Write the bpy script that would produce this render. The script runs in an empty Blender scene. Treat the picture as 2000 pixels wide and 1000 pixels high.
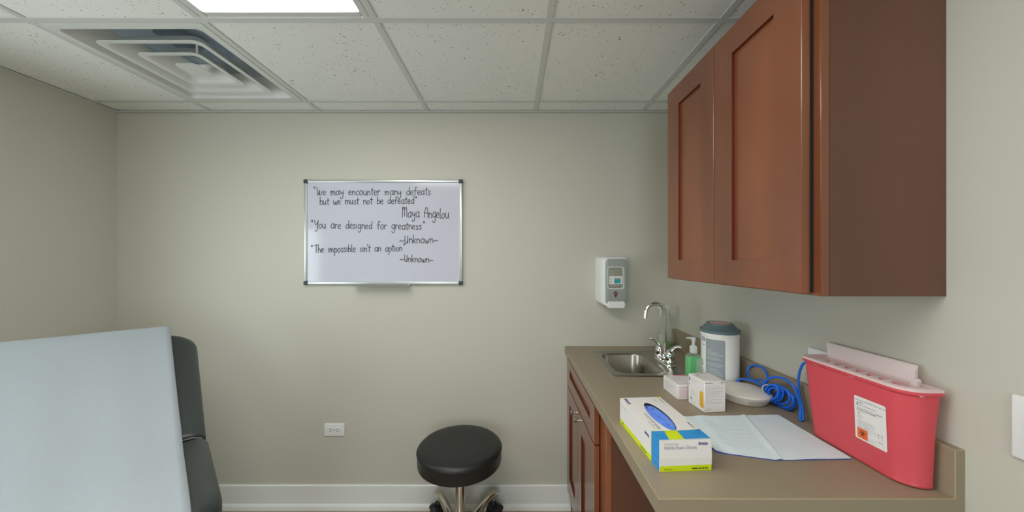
import bpy, bmesh, math, random
from mathutils import Vector, Matrix, noise
R = math.radians
C = bpy.context.scene.collection
random.seed(7)

# ------------------------------------------------------------------ camera, world, exposure
EYE, FPX, VPY = 1.405, 660.0, 508.0          # eye height, focal length in px of a 2000 px frame, horizon row
YB, XL, XR, YF = 1.92, -2.24, 0.928, -2.30   # back, left, right and front wall
ZC, ZT = 0.916, 2.245                        # countertop and ceiling height
cam_data = bpy.data.cameras.new('camera')
cam = bpy.data.objects.new('camera', cam_data); C.objects.link(cam)
cam.location = (0, 0, EYE); cam.rotation_euler = (R(90), 0, 0)
cam_data.sensor_width = 36; cam_data.lens = 36*FPX/2000; cam_data.shift_y = (VPY-500)/2000
cam_data.clip_start = 0.02
bpy.context.scene.camera = cam
sc = bpy.context.scene
SKY = 7.7                                    # radiance of the daylight outside the window
w = bpy.data.worlds.new('world'); sc.world = w; w.use_nodes = True
w.node_tree.nodes['Background'].inputs[0].default_value = (.93, .97, 1.0, 1)
w.node_tree.nodes['Background'].inputs[1].default_value = SKY
sc.view_settings.view_transform = 'Standard'; sc.view_settings.look = 'None'
sc.view_settings.gamma = 1; sc.view_settings.use_curve_mapping = False
sc.view_settings.exposure = 0.0
sc.cycles.max_bounces = 14; sc.cycles.diffuse_bounces = 8; sc.cycles.transparent_max_bounces = 16
sc.cycles.use_denoising = True; sc.cycles.sample_clamp_indirect = 6
LAMP = 7.0                                   # radiance of the fluorescent troffer lenses
LAMPC = (1.0, .985, .93)

# ------------------------------------------------------------------ materials
def lin(c):
    f = lambda v: v/12.92 if v <= .04045 else ((v+.055)/1.055)**2.4
    return tuple(f(v/255) for v in c) + (1,)
def mat(name, col, rough=.5, metal=0, coat=0, spec=.5, var=None, bump=None, trans=0, stretch=None):
    """col in sRGB 0-255; var=(second colour, noise scale, lo, hi); bump=(noise scale, strength)"""
    m = bpy.data.materials.new(name); m.use_nodes = True
    nt = m.node_tree; b = nt.nodes['Principled BSDF']; L = nt.links
    b.inputs['Base Color'].default_value = lin(col)
    b.inputs['Roughness'].default_value = rough; b.inputs['Metallic'].default_value = metal
    b.inputs['Coat Weight'].default_value = coat; b.inputs['Coat Roughness'].default_value = .12
    b.inputs['Specular IOR Level'].default_value = spec
    b.inputs['Transmission Weight'].default_value = trans
    tc = nt.nodes.new('ShaderNodeTexCoord'); mp = nt.nodes.new('ShaderNodeMapping')
    L.new(tc.outputs['Object'], mp.inputs[0])
    if stretch: mp.inputs['Scale'].default_value = stretch
    if var:
        n = nt.nodes.new('ShaderNodeTexNoise'); n.inputs['Scale'].default_value = var[1]; n.inputs['Detail'].default_value = 4
        r = nt.nodes.new('ShaderNodeValToRGB')
        r.color_ramp.elements[0].position = var[2]; r.color_ramp.elements[1].position = var[3]
        r.color_ramp.elements[0].color = lin(col); r.color_ramp.elements[1].color = lin(var[0])
        L.new(mp.outputs[0], n.inputs[0]); L.new(n.outputs[0], r.inputs[0]); L.new(r.outputs[0], b.inputs['Base Color'])
    if bump:
        n2 = nt.nodes.new('ShaderNodeTexNoise'); n2.inputs['Scale'].default_value = bump[0]; n2.inputs['Detail'].default_value = 3
        bp = nt.nodes.new('ShaderNodeBump'); bp.inputs['Strength'].default_value = bump[1]; bp.inputs['Distance'].default_value = .002
        L.new(mp.outputs[0], n2.inputs[0]); L.new(n2.outputs[0], bp.inputs['Height']); L.new(bp.outputs[0], b.inputs['Normal'])
    return m
def plastic(name, col, clear=.3, translu=.4, rough=.3, tint=None):
    """diffuse + translucent + see-through plastic with a glossy skin"""
    m = bpy.data.materials.new(name); m.use_nodes = True
    nt = m.node_tree; N = nt.nodes; L = nt.links; N.remove(N['Principled BSDF'])
    d = N.new('ShaderNodeBsdfDiffuse'); t = N.new('ShaderNodeBsdfTranslucent'); tr = N.new('ShaderNodeBsdfTransparent'); g = N.new('ShaderNodeBsdfGlossy')
    for x in (d, t): x.inputs[0].default_value = lin(col)
    tr.inputs[0].default_value = lin(tint or col); g.inputs['Roughness'].default_value = rough
    a = N.new('ShaderNodeMixShader'); a.inputs[0].default_value = translu
    c = N.new('ShaderNodeMixShader'); c.inputs[0].default_value = clear
    e = N.new('ShaderNodeMixShader'); fr = N.new('ShaderNodeMath'); fr.operation = 'MULTIPLY_ADD'; fr.inputs[1].default_value = .45; fr.inputs[2].default_value = .035
    lw = N.new('ShaderNodeLayerWeight'); lw.inputs[0].default_value = .5; pw = N.new('ShaderNodeMath'); pw.operation = 'POWER'; pw.inputs[1].default_value = 4
    L.new(lw.outputs['Facing'], pw.inputs[0]); L.new(pw.outputs[0], fr.inputs[0])
    L.new(d.outputs[0], a.inputs[1]); L.new(t.outputs[0], a.inputs[2]); L.new(a.outputs[0], c.inputs[1]); L.new(tr.outputs[0], c.inputs[2])
    L.new(fr.outputs[0], e.inputs[0]); L.new(c.outputs[0], e.inputs[1]); L.new(g.outputs[0], e.inputs[2])
    L.new(e.outputs[0], N['Material Output'].inputs[0])
    return m

M = {}
M['wall'] = mat('wall_paint', (192, 190, 178), .55, bump=(180, .06))
M['trim'] = mat('white_trim_paint', (225, 227, 224), .3)
M['grid'] = mat('grid_metal', (205, 207, 203), .4)
M['ventm'] = mat('diffuser_metal', (214, 216, 212), .4)
M['duct'] = mat('duct_lining', (168, 180, 190), .6)
M['dark'] = mat('dark_gap', (18, 17, 16), .7)
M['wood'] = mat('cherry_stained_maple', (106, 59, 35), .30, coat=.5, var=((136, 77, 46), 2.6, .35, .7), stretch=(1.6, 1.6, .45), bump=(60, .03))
M['woodc'] = mat('cherry_stained_shaded_side', (84, 48, 31), .32, coat=.5, var=((100, 57, 37), 2.2, .35, .7), stretch=(1.6, 1.6, .5), bump=(60, .03))  # same cabinet wood, with the shade of the carcass sides put into its colour
M['woodp'] = mat('cherry_stained_panel', (110, 61, 36), .3, coat=.5, var=((142, 80, 47), 3.0, .32, .7), stretch=(1.6, 1.6, .4), bump=(60, .03))
M['woodin'] = mat('cherry_groove_edge', (96, 34, 16), .4)
M['lam'] = mat('taupe_laminate', (142, 129, 108), .38, var=((146, 133, 112), 240, .4, .6), bump=(250, .04))
M['lamedge'] = mat('laminate_seam', (158, 145, 110), .5)
M['steel'] = mat('brushed_steel', (176, 172, 162), .28, 1, var=((160, 156, 146), 40, .4, .6), stretch=(12, 1, 1))
M['chrome'] = mat('chrome', (226, 226, 226), .06, 1)
M['nickel'] = mat('satin_nickel', (200, 196, 186), .22, 1)
M['chromew'] = mat('polished_aluminium', (205, 202, 192), .18, 1)
M['whitep'] = mat('white_plastic', (226, 227, 226), .35)
M['greyp'] = mat('grey_cover_plastic', (150, 156, 151), .35)
M['blackp'] = mat('black_plastic', (20, 21, 23), .4)
M['vinyl'] = mat('black_vinyl', (26, 27, 27), .42, bump=(400, .05))
M['vinylg'] = mat('charcoal_vinyl', (47, 53, 53), .42, bump=(300, .05))
M['piping'] = mat('vinyl_piping', (112, 116, 116), .4)
M['paper'] = mat('crepe_paper', (154, 162, 168), .75, bump=(420, .35))
M['board'] = mat('gloss_whiteboard', (196, 198, 211), .085, spec=.5)
M['alu'] = mat('anodised_aluminium', (196, 199, 198), .35, .6)
M['corner'] = mat('charcoal_corner_plastic', (48, 52, 66), .45)
M['ink'] = mat('black_marker_ink', (46, 46, 58), .6)
M['alum_tray'] = M['alu']
M['card'] = mat('white_carton', (226, 222, 220), .5)
M['lime'] = mat('lime_print', (205, 222, 10), .45)
M['blue'] = mat('blue_print', (36, 136, 206), .45, var=((52, 148, 214), 30, .4, .6), stretch=(1, 1, 6))
M['purple'] = mat('purple_print', (66, 44, 140), .5)
M['lilac'] = mat('lilac_print', (140, 138, 165), .5)
M['greyt'] = mat('grey_print', (168, 168, 172), .6)
M['blackt'] = mat('black_print', (50, 50, 54), .6)
M['glove'] = mat('blue_nitrile', (92, 136, 244), .5, var=((108, 150, 248), 20, .4, .6))
M['gloved'] = mat('dark_slit', (40, 50, 130), .6)
M['pink'] = mat('pale_pink_carton', (226, 200, 202), .5, var=((232, 214, 214), 12, .4, .6))
M['red'] = mat('red_print', (226, 84, 100), .5)
M['amber'] = mat('amber_print', (226, 166, 20), .5, var=((236, 196, 84), 14, .45, .6))
M['ap'] = mat('warm_white_plastic', (220, 215, 206), .45)
M['cable'] = mat('blue_cable_jacket', (16, 104, 220), .35)
M['tie'] = mat('cream_rubber_band', (206, 198, 178), .6)
M['can'] = mat('white_tub_plastic', (226, 225, 221), .35)
M['lid'] = mat('slate_lid_plastic', (88, 106, 110), .35)
M['label'] = mat('grey_label', (140, 147, 152), .45)
M['labelt'] = mat('pale_label_text', (182, 188, 192), .5)
M['pinkd'] = mat('pink_disc', (214, 150, 150), .5, var=((226, 190, 186), 60, .4, .6))
M['sharps'] = plastic('red_sharps_plastic', (240, 104, 116), .14, .35, .3, tint=(250, 130, 140))
M['flap'] = plastic('milky_lid_plastic', (250, 240, 240), .26, .22, .35, tint=(250, 240, 240))
M['latch'] = plastic('white_latch_plastic', (232, 222, 222), .1, .3, .35)
M['clearp'] = plastic('clear_bottle_plastic', (236, 242, 238), .86, .4, .12, tint=(250, 253, 251))
M['pump'] = plastic('frosted_pump_plastic', (236, 240, 236), .2, .4, .3)
M['green'] = plastic('green_gel', (104, 232, 140), .08, .4, .2, tint=(150, 235, 170))
M['greenl'] = plastic('green_cleaner', (120, 180, 60), .3, .4, .2, tint=(150, 190, 70))
M['pane'] = plastic('window_glass', (240, 245, 245), .97, 0, .02, tint=(246, 250, 250))
M['frost'] = plastic('frosted_label', (214, 228, 214), .35, .4, .4, tint=(240, 248, 240))
M['bag'] = mat('grey_bag_plastic', (150, 152, 138), .35)
M['teal'] = mat('teal_print', (34, 156, 164), .5)
M['maroon'] = mat('maroon_print', (62, 28, 34), .5)
M['maroonl'] = mat('dusty_red_print', (140, 96, 96), .5)
M['orange'] = mat('orange_print', (238, 104, 34), .5)
M['padblue'] = mat('blue_pad_backing', (70, 84, 150), .6)

def pad_material():
    m = mat('embossed_pale_blue_pad', (216, 230, 236), .75)
    nt = m.node_tree; L = nt.links; tc = nt.nodes['Texture Coordinate']
    sp = nt.nodes.new('ShaderNodeSeparateXYZ'); rt = nt.nodes.new('ShaderNodeMapping'); rt.inputs['Rotation'].default_value = (0, 0, R(45))
    L.new(tc.outputs['Object'], rt.inputs[0]); L.new(rt.outputs[0], sp.inputs[0])
    def s(o):
        a = nt.nodes.new('ShaderNodeMath'); a.operation = 'MULTIPLY'; a.inputs[1].default_value = 2*math.pi/.0105
        b = nt.nodes.new('ShaderNodeMath'); b.operation = 'SINE'; L.new(o, a.inputs[0]); L.new(a.outputs[0], b.inputs[0]); return b.outputs[0]
    x = nt.nodes.new('ShaderNodeMath'); x.operation = 'MULTIPLY'; L.new(s(sp.outputs[0]), x.inputs[0]); L.new(s(sp.outputs[1]), x.inputs[1])
    bp = nt.nodes.new('ShaderNodeBump'); bp.inputs['Strength'].default_value = .45; bp.inputs['Distance'].default_value = .0012
    L.new(x.outputs[0], bp.inputs['Height']); L.new(bp.outputs[0], nt.nodes['Principled BSDF'].inputs['Normal'])
    return m
M['pad'] = pad_material()

def tile_material():
    """mineral-fibre tile: pale board with short dark fissures"""
    m = mat('mineral_fibre_tile', (232, 233, 228), .9)
    nt = m.node_tree; L = nt.links; b = nt.nodes['Principled BSDF']; tc = nt.nodes['Texture Coordinate']
    v = nt.nodes.new('ShaderNodeTexVoronoi'); v.inputs['Scale'].default_value = 78
    n = nt.nodes.new('ShaderNodeTexNoise'); n.inputs['Scale'].default_value = 70; n.inputs['Detail'].default_value = 2
    add = nt.nodes.new('ShaderNodeMixRGB'); add.blend_type = 'ADD'; add.inputs[0].default_value = .02
    L.new(tc.outputs['Object'], n.inputs[0]); L.new(tc.outputs['Object'], add.inputs[1]); L.new(n.outputs['Color'], add.inputs[2])
    L.new(add.outputs[0], v.inputs['Vector'])
    n2 = nt.nodes.new('ShaderNodeTexNoise'); n2.inputs['Scale'].default_value = 26; L.new(tc.outputs['Object'], n2.inputs[0])
    th = nt.nodes.new('ShaderNodeMath'); th.operation = 'MULTIPLY_ADD'; th.inputs[1].default_value = .44; th.inputs[2].default_value = -.045
    L.new(n2.outputs[0], th.inputs[0])
    lt = nt.nodes.new('ShaderNodeMath'); lt.operation = 'LESS_THAN'; L.new(v.outputs['Distance'], lt.inputs[0]); L.new(th.outputs[0], lt.inputs[1])
    n3 = nt.nodes.new('ShaderNodeTexNoise'); n3.inputs['Scale'].default_value = 110; L.new(tc.outputs['Object'], n3.inputs[0])
    gt = nt.nodes.new('ShaderNodeMath'); gt.operation = 'GREATER_THAN'; gt.inputs[1].default_value = .52; L.new(n3.outputs[0], gt.inputs[0])
    mu = nt.nodes.new('ShaderNodeMath'); mu.operation = 'MULTIPLY'; L.new(lt.outputs[0], mu.inputs[0]); L.new(gt.outputs[0], mu.inputs[1])
    mx = nt.nodes.new('ShaderNodeMixRGB'); mx.inputs[1].default_value = lin((232, 233, 228)); mx.inputs[2].default_value = lin((128, 128, 124))
    L.new(mu.outputs[0], mx.inputs[0]); L.new(mx.outputs[0], b.inputs['Base Color'])
    return m
M['tile'] = tile_material()

def floor_material():
    m = mat('vinyl_plank', (120, 104, 92), .45)
    nt = m.node_tree; L = nt.links; b = nt.nodes['Principled BSDF']; tc = nt.nodes['Texture Coordinate']
    br = nt.nodes.new('ShaderNodeTexBrick'); br.inputs['Scale'].default_value = 1; br.inputs['Brick Width'].default_value = 1.2
    br.inputs['Row Height'].default_value = .15; br.inputs['Mortar Size'].default_value = .0015
    br.inputs['Color1'].default_value = lin((196, 178, 160)); br.inputs['Color2'].default_value = lin((176, 158, 142)); br.inputs['Mortar'].default_value = lin((110, 96, 86))
    mp = nt.nodes.new('ShaderNodeMapping'); mp.inputs['Scale'].default_value = (1.5, 22, 1)
    n = nt.nodes.new('ShaderNodeTexNoise'); n.inputs['Scale'].default_value = 3; n.inputs['Detail'].default_value = 6
    mx = nt.nodes.new('ShaderNodeMixRGB'); mx.blend_type = 'MULTIPLY'; mx.inputs[0].default_value = .5
    L.new(tc.outputs['Object'], br.inputs[0]); L.new(tc.outputs['Object'], mp.inputs[0]); L.new(mp.outputs[0], n.inputs[0])
    L.new(br.outputs[0], mx.inputs[1]); L.new(n.outputs[0], mx.inputs[2]); L.new(mx.outputs[0], b.inputs['Base Color'])
    return m
M['floor'] = floor_material()

def lamp_material():
    m = bpy.data.materials.new('prismatic_lens'); m.use_nodes = True
    nt = m.node_tree; L = nt.links; nt.nodes.remove(nt.nodes['Principled BSDF'])
    e = nt.nodes.new('ShaderNodeEmission'); e.inputs[0].default_value = LAMPC+(1,); e.inputs[1].default_value = LAMP
    L.new(e.outputs[0], nt.nodes['Material Output'].inputs[0]); return m
M['lens'] = lamp_material()

# ------------------------------------------------------------------ mesh builder
class MB:
    def __init__(s): s.v = []; s.f = []; s.m = []; s.X = Matrix()
    def add(s, vs, fs, m):
        o = len(s.v); s.v += [s.X @ Vector(v) for v in vs]
        s.f += [tuple(i+o for i in f) for f in fs]
        s.m += [m]*len(fs) if isinstance(m, str) else list(m)
        return s
    def box(s, x0, x1, y0, y1, z0, z1, m, r=0, seg=2):
        if r <= 0:
            v = [(x, y, z) for z in (z0, z1) for y in (y0, y1) for x in (x0, x1)]
            return s.add(v, [(0, 2, 3, 1), (4, 5, 7, 6), (0, 1, 5, 4), (2, 6, 7, 3), (0, 4, 6, 2), (1, 3, 7, 5)], m)
        bm = bmesh.new(); bmesh.ops.create_cube(bm, size=1)
        for v in bm.verts: v.co = ((x0+x1)/2+v.co.x*(x1-x0), (y0+y1)/2+v.co.y*(y1-y0), (z0+z1)/2+v.co.z*(z1-z0))
        bmesh.ops.bevel(bm, geom=list(bm.edges), offset=r, segments=seg, profile=.5, affect='EDGES')
        bm.verts.index_update()
        s.add([v.co.copy() for v in bm.verts], [[v.index for v in f.verts] for f in bm.faces], m); bm.free(); return s
    def loft(s, loops, m, c0=True, c1=True, closed=True):
        n = len(loops[0]); vs = [p for l in loops for p in l]; fs = []
        for k in range(len(loops)-1):
            for i in range(n if closed else n-1):
                j = (i+1) % n; fs.append((k*n+i, k*n+j, (k+1)*n+j, (k+1)*n+i))
        if c0: fs.append(tuple(range(n))[::-1])
        if c1: fs.append(tuple(range((len(loops)-1)*n, len(loops)*n)))
        return s.add(vs, fs, m)
    def lathe(s, prof, m, c=(0, 0, 0), n=40, cap0=True, cap1=True):
        return s.loft([[(c[0]+r*math.cos(2*math.pi*i/n), c[1]+r*math.sin(2*math.pi*i/n), c[2]+z) for i in range(n)] for r, z in prof], m, cap0, cap1)
    def tube(s, pts, r, m, n=10, closed=False, flat=1):
        P = [Vector(p) for p in pts]; k = len(P); loops = []; up = None
        for i in range(k):
            t = (P[(i+1) % k]-P[i-1]) if closed else (P[min(i+1, k-1)]-P[max(i-1, 0)])
            t.normalize()
            if up is None: up = Vector((0, 0, 1)) if abs(t.z) < .9 else Vector((1, 0, 0))
            a = up-t*up.dot(t); a.normalize(); up = a; b = t.cross(a)
            rr = r[i] if isinstance(r, (list, tuple)) else r
            loops.append([P[i]+a*rr*flat*math.cos(2*math.pi*j/n)+b*rr*math.sin(2*math.pi*j/n) for j in range(n)])
        if closed: loops.append(loops[0])
        return s.loft(loops, m, not closed, not closed)
    def disc(s, c, r, m, ax='z', n=20):
        f = {'z': lambda a, b: (c[0]+a, c[1]+b, c[2]), 'y': lambda a, b: (c[0]+a, c[1], c[2]+b), 'x': lambda a, b: (c[0], c[1]+a, c[2]+b)}[ax]
        return s.add([f(r*math.cos(2*math.pi*i/n), r*math.sin(2*math.pi*i/n)) for i in range(n)], [tuple(range(n))], m)
    def quad(s, a, b, c, d, m): return s.add([a, b, c, d], [(0, 1, 2, 3)], m)
    def text(s, txt, w, mtx, m, size=None, bold=0):
        """flat lettering from Blender's built-in face; baseline start at mtx origin, width w, or cap height = size*.7"""
        cu = bpy.data.curves.new('t', 'FONT'); cu.body = txt; cu.size = 1; cu.offset = bold
        ob = bpy.data.objects.new('t', cu); C.objects.link(ob)
        dg = bpy.context.evaluated_depsgraph_get(); me = bpy.data.meshes.new_from_object(ob.evaluated_get(dg))
        ws = max(v.co.x for v in me.vertices); k = w/ws; kz = size or k
        keep = s.X; s.X = keep @ mtx
        s.add([(v.co.x*k, v.co.y*kz, 0) for v in me.vertices], [tuple(p.vertices) for p in me.polygons], m); s.X = keep
        bpy.data.objects.remove(ob); bpy.data.meshes.remove(me); bpy.data.curves.remove(cu); return s
    def build(s, name, parent=None, local=False, kind=None, angle=38, fix=True):
        me = bpy.data.meshes.new(name)
        names = list(dict.fromkeys(s.m)); vs = s.v
        root = parent
        while root and root.parent: root = root.parent
        off = None
        if root and not local:
            inv = (Matrix.Translation(root.location) @ root.rotation_euler.to_matrix().to_4x4()).inverted(); vs = [inv @ v for v in vs]
        elif not root and not local:
            xs = [v.x for v in vs]; ys = [v.y for v in vs]; off = Vector(((min(xs)+max(xs))/2, (min(ys)+max(ys))/2, min(v.z for v in vs)))
            if kind == 'structure': off = Vector((0, 0, 0))
            vs = [v-off for v in vs]
        me.from_pydata([tuple(v) for v in vs], [], s.f)
        for n in names: me.materials.append(M[n])
        me.polygons.foreach_set('material_index', [names.index(x) for x in s.m])
        if fix:
            bm = bmesh.new(); bm.from_mesh(me); bmesh.ops.recalc_face_normals(bm, faces=bm.faces); bm.to_mesh(me); bm.free()
        me.polygons.foreach_set('use_smooth', [True]*len(me.polygons)); me.set_sharp_from_angle(angle=R(angle)); me.update()
        o = bpy.data.objects.new(name, me); C.objects.link(o)
        if off is not None: o.location = off
        if parent: o.parent = parent
        if kind: o['kind'] = kind
        return o

def tag(o, label, cat, group=None):
    o['label'] = label; o['category'] = cat
    if group: o['group'] = group
    return o
def thing(name, label, cat, loc=(0, 0, 0), rz=0, group=None):
    o = bpy.data.objects.new(name, None); C.objects.link(o); o.location = loc; o.rotation_euler = (0, 0, rz); o.empty_display_size = .05
    return tag(o, label, cat, group)
def rrect(x0, x1, y0, y1, r, z, n=6, ax='z'):
    """rounded rectangle loop; ax='y' puts it in the XZ plane at Y=z, ax='x' in the YZ plane at X=z"""
    out = []
    for cx, cy, a0 in ((x1-r, y1-r, 0), (x0+r, y1-r, 90), (x0+r, y0+r, 180), (x1-r, y0+r, 270)):
        for i in range(n+1):
            a = R(a0+90*i/n); p, q = cx+r*math.cos(a), cy+r*math.sin(a)
            out.append((p, q, z) if ax == 'z' else (p, z, q) if ax == 'y' else (z, p, q))
    return out
def catmull(P, k=6, closed=False):
    P = [Vector(p) for p in P]; n = len(P); out = []
    for i in range(n if closed else n-1):
        a, b, c, d = (P[(i-1) % n], P[i], P[(i+1) % n], P[(i+2) % n]) if closed else (P[max(i-1, 0)], P[i], P[i+1], P[min(i+2, n-1)])
        for j in range(k):
            t = j/k; out.append(.5*((2*b)+(c-a)*t+(2*a-5*b+4*c-d)*t*t+(3*b-a-3*c+d)*t**3))
    if not closed: out.append(P[-1])
    return out
def TR(loc, xa, ya):
    """matrix whose x axis is xa and y axis is ya"""
    xa = Vector(xa).normalized(); ya = Vector(ya).normalized(); za = xa.cross(ya)
    m = Matrix((xa, ya, za)).transposed().to_4x4(); m.translation = Vector(loc); return m

# ------------------------------------------------------------------ the room
T = .1
MB().box(XL-T, XR+T, YF-T, YB+T, -.1, 0, 'floor').build('floor', kind='structure')
MB().box(XL-T, XR+T, YB, YB+T, 0, ZT+.25, 'wall').build('wall_back', kind='structure')
def window(name, u0, u1, z0, z1, left):
    """framed two-light window in the left wall (u along Y) or the front wall (u along X)"""
    def bx(b, a, c, d, e, z0_, z1_, m):        # a..c along the wall, d..e measured from its face into the wall
        b.box(XL-e, XL-d, a, c, z0_, z1_, m) if left else b.box(a, c, YF-e, YF-d, z0_, z1_, m)
    b = MB(); um = (u0+u1)/2
    for a in ((u0, u0+.05, z0, z1), (u1-.05, u1, z0, z1), (u0+.05, u1-.05, z0, z0+.05), (u0+.05, u1-.05, z1-.05, z1), (um-.02, um+.02, z0+.05, z1-.05)): bx(b, a[0], a[1], .03, .08, a[2], a[3], 'trim')
    bx(b, u0-.03, u1+.03, -.03, .03, z0-.02, z0, 'trim'); wn = b.build(name, kind='structure')
    b = MB(); bx(b, u0+.04, u1-.04, .052, .058, z0+.04, z1-.04, 'pane'); b.build('window_pane', wn)
    pl = bpy.data.lights.new('window_portal', 'AREA'); pl.shape = 'RECTANGLE'; pl.size = u1-u0; pl.size_y = z1-z0; pl.cycles.is_portal = True
    po = bpy.data.objects.new('window_portal', pl); C.objects.link(po)
    po.location = (XL-.085, um, (z0+z1)/2) if left else (um, YF-.085, (z0+z1)/2); po.rotation_euler = (R(90), 0, R(-90) if left else 0)
def wall_with_opening(name, u0, u1, o, left):
    b = MB()
    for a, c, z0, z1 in ((u0, o[0], 0, ZT+.25), (o[1], u1, 0, ZT+.25), (o[0], o[1], 0, o[2]), (o[0], o[1], o[3], ZT+.25)):
        b.box(XL-T, XL, a, c, z0, z1, 'wall') if left else b.box(a, c, YF-T, YF, z0, z1, 'wall')
    b.build(name, kind='structure')
W1, W_FILL = (-.25, 1.0, .72, 1.80), (-.80, .30, .60, 2.12)   # left window is out of view; front one is unseen, added as fill light
wall_with_opening('wall_left', YF, YB, W1, True); window('window_1', *W1, True)
wall_with_opening('wall_front', XL-T, XR+T, W_FILL, False); window('fill_window', *W_FILL, False)
MB().box(XR, XR+T, YF, YB, 0, ZT+.25, 'wall').build('wall_right', kind='structure')
GX = [XL, -1.70, -1.09, -.48, .131, .735, XR]
GY = [YF, -1.865, -1.255, -.645, -.035, .575, 1.185, 1.793, YB]
VENT = (1, 6); LIGHTS = ((2, 4), (2, 5), (3, 3), (3, 4))
b = MB()
for i in range(len(GX)-1):
    for j in range(len(GY)-1):
        if (i, j) == VENT or (i, j) in LIGHTS: continue
        b.box(GX[i], GX[i+1], GY[j], GY[j+1], ZT+.004, ZT+.022, 'tile')
b.box(XL, XR, YF, YB, ZT+.22, ZT+.25, 'wall')
b.build('ceiling', kind='structure')
b = MB(); h = .012
for x in GX[1:-1]:
    for j in range(len(GY)-1): b.box(x-h, x+h, GY[j]+h, GY[j+1]-h, ZT, ZT+.0040, 'grid', .0008, 1)
for y in GY[1:-1]:
    if y in (.575, -.035):
        k_ = 3
        if y == .575:
            b.box(XL, GX[2]-h, y-h, y+h, ZT, ZT+.0040, 'grid', .0008, 1); b.box(GX[3]+h, XR, y-h, y+h, ZT, ZT+.0040, 'grid', .0008, 1); continue
        b.box(XL, GX[k_]-h, y-h, y+h, ZT, ZT+.0040, 'grid', .0008, 1); b.box(GX[k_+1]+h, XR, y-h, y+h, ZT, ZT+.0040, 'grid', .0008, 1)
    else: b.box(XL, XR, y-h, y+h, ZT, ZT+.0040, 'grid', .0008, 1)
b.build('trim_1', kind='structure')          # ceiling grid of T-bars
b = MB()                                     # wall angle around the ceiling edge
for (x0, x1, y0, y1) in ((XL, XR, YB-.020, YB), (XL, XL+.020, YF, YB-.020), (XR-.020, XR, YF, YB-.020)):
    b.box(x0, x1, y0, y1, ZT-.003, ZT-.0005, 'grid')
b.box(XL, XR, YB-.002, YB, ZT-.003, ZT+.02, 'grid')
b.build('trim_2', kind='structure')
def baseboard(name, p0, p1, nrm):
    """profile swept between two floor points; nrm points into the room"""
    prof = [(0, .132), (.009, .132), (.012, .129), (.012, .03), (.016, .028), (.023, .022), (.027, .012), (.028, 0), (0, 0)]
    loops = [[(p[0]+nrm[0]*a, p[1]+nrm[1]*a, z) for a, z in prof] for p in (p0, p1)]
    MB().loft(loops, 'trim').build(name, kind='structure', angle=25)
baseboard('baseboard_back', (XL, YB), (.33, YB), (0, -1))
baseboard('baseboard_left', (XL, YF), (XL, YB-.028), (1, 0))
baseboard('baseboard_right', (XR, YF), (XR, 1.19), (-1, 0))

# ------------------------------------------------------------------ ceiling lights and air diffuser
def troffer(i, y0, y1, label):
    x0, x1 = GX[i]+.013, GX[i+1]-.013; y0 += .013; y1 -= .013
    t = thing('ceiling_light', label, 'ceiling light', ((x0+x1)/2, (y0+y1)/2, ZT), group='fluorescent ceiling troffers')
    f = MB(); e = .026
    for (a, c, d, g) in ((x0, x0+e, y0, y1), (x1-e, x1, y0, y1), (x0+e, x1-e, y0, y0+e), (x0+e, x1-e, y1-e, y1)):
        f.box(a, c, d, g, ZT+.001, ZT+.012, 'grid', .003, 1)
    f.box(x0, x1, y0, y1, ZT+.05, ZT+.055, 'grid')
    f.build('frame', t)
    MB().box(x0+e, x1-e, y0+e, y1-e, ZT+.004, ZT+.010, 'lens').build('lens', t)
troffer(2, -.035, 1.185, 'bright rectangular fluorescent troffer in the ceiling at the top edge')
troffer(3, -.645, .575, 'unseen fluorescent troffer added directly overhead to brighten the counter')  # extra fixture, added to lift the light on the counter

def rsq(cx, cy, a, r, z): return rrect(cx-a, cx+a, cy-a, cy+a, r, z)
vx, vy = (GX[1]+GX[2])/2, (GY[6]+GY[7])/2
t = thing('air_diffuser', 'square white louvred air diffuser set in the ceiling grid', 'air vent', (vx, vy, ZT))
b = MB()
b.loft([rsq(vx, vy, .291, .004, ZT+.002), rsq(vx, vy, .291, .004, ZT-.001), rsq(vx, vy, .262, .02, ZT-.001), rsq(vx, vy, .25, .025, ZT+.02), rsq(vx, vy, .20, .05, ZT+.075)], 'ventm', False, False)
b.build('frame', t, fix=False)
b = MB()
n4 = rsq(vx, vy, .20, .05, ZT+.075); cir = []
for p in n4:
    d = Vector((p[0]-vx, p[1]-vy)); d.normalize(); cir.append((vx+d.x*.13, vy+d.y*.13))
b.loft([n4, [(x, y, ZT+.11) for x, y in cir], [(x, y, ZT+.2) for x, y in cir]], 'duct', False, True)
b.build('duct_neck', t)
for k, (a, r, zb) in enumerate(((.205, .03, -.006), (.128, .026, -.006))):
    b = MB()
    b.loft([rsq(vx, vy, a-.070, r, ZT+.055), rsq(vx, vy, a-.024, r, ZT+zb+.004), rsq(vx, vy, a-.018, r, ZT+zb), rsq(vx, vy, a, r, ZT+zb), rsq(vx, vy, a, r, ZT+zb+.002), rsq(vx, vy, a-.016, r, ZT+zb+.004), rsq(vx, vy, a-.068, r, ZT+.058)], 'ventm', False, False)
    b.build('louvre', t)
b = MB(); b.loft([rsq(vx, vy, .05, .02, ZT-.006), rsq(vx, vy, .05, .02, ZT-.002)], 'ventm'); b.build('center_plate', t)
for sx, sy, d_ in ((1, -1, .106), (-1, 1, .106)):
    MB().box(vx+sx*d_-.004, vx+sx*d_+.004, vy+sy*d_-.0015, vy+sy*d_+.0015, ZT+.002, ZT+.045, 'ventm').build('bracket', t)


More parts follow.
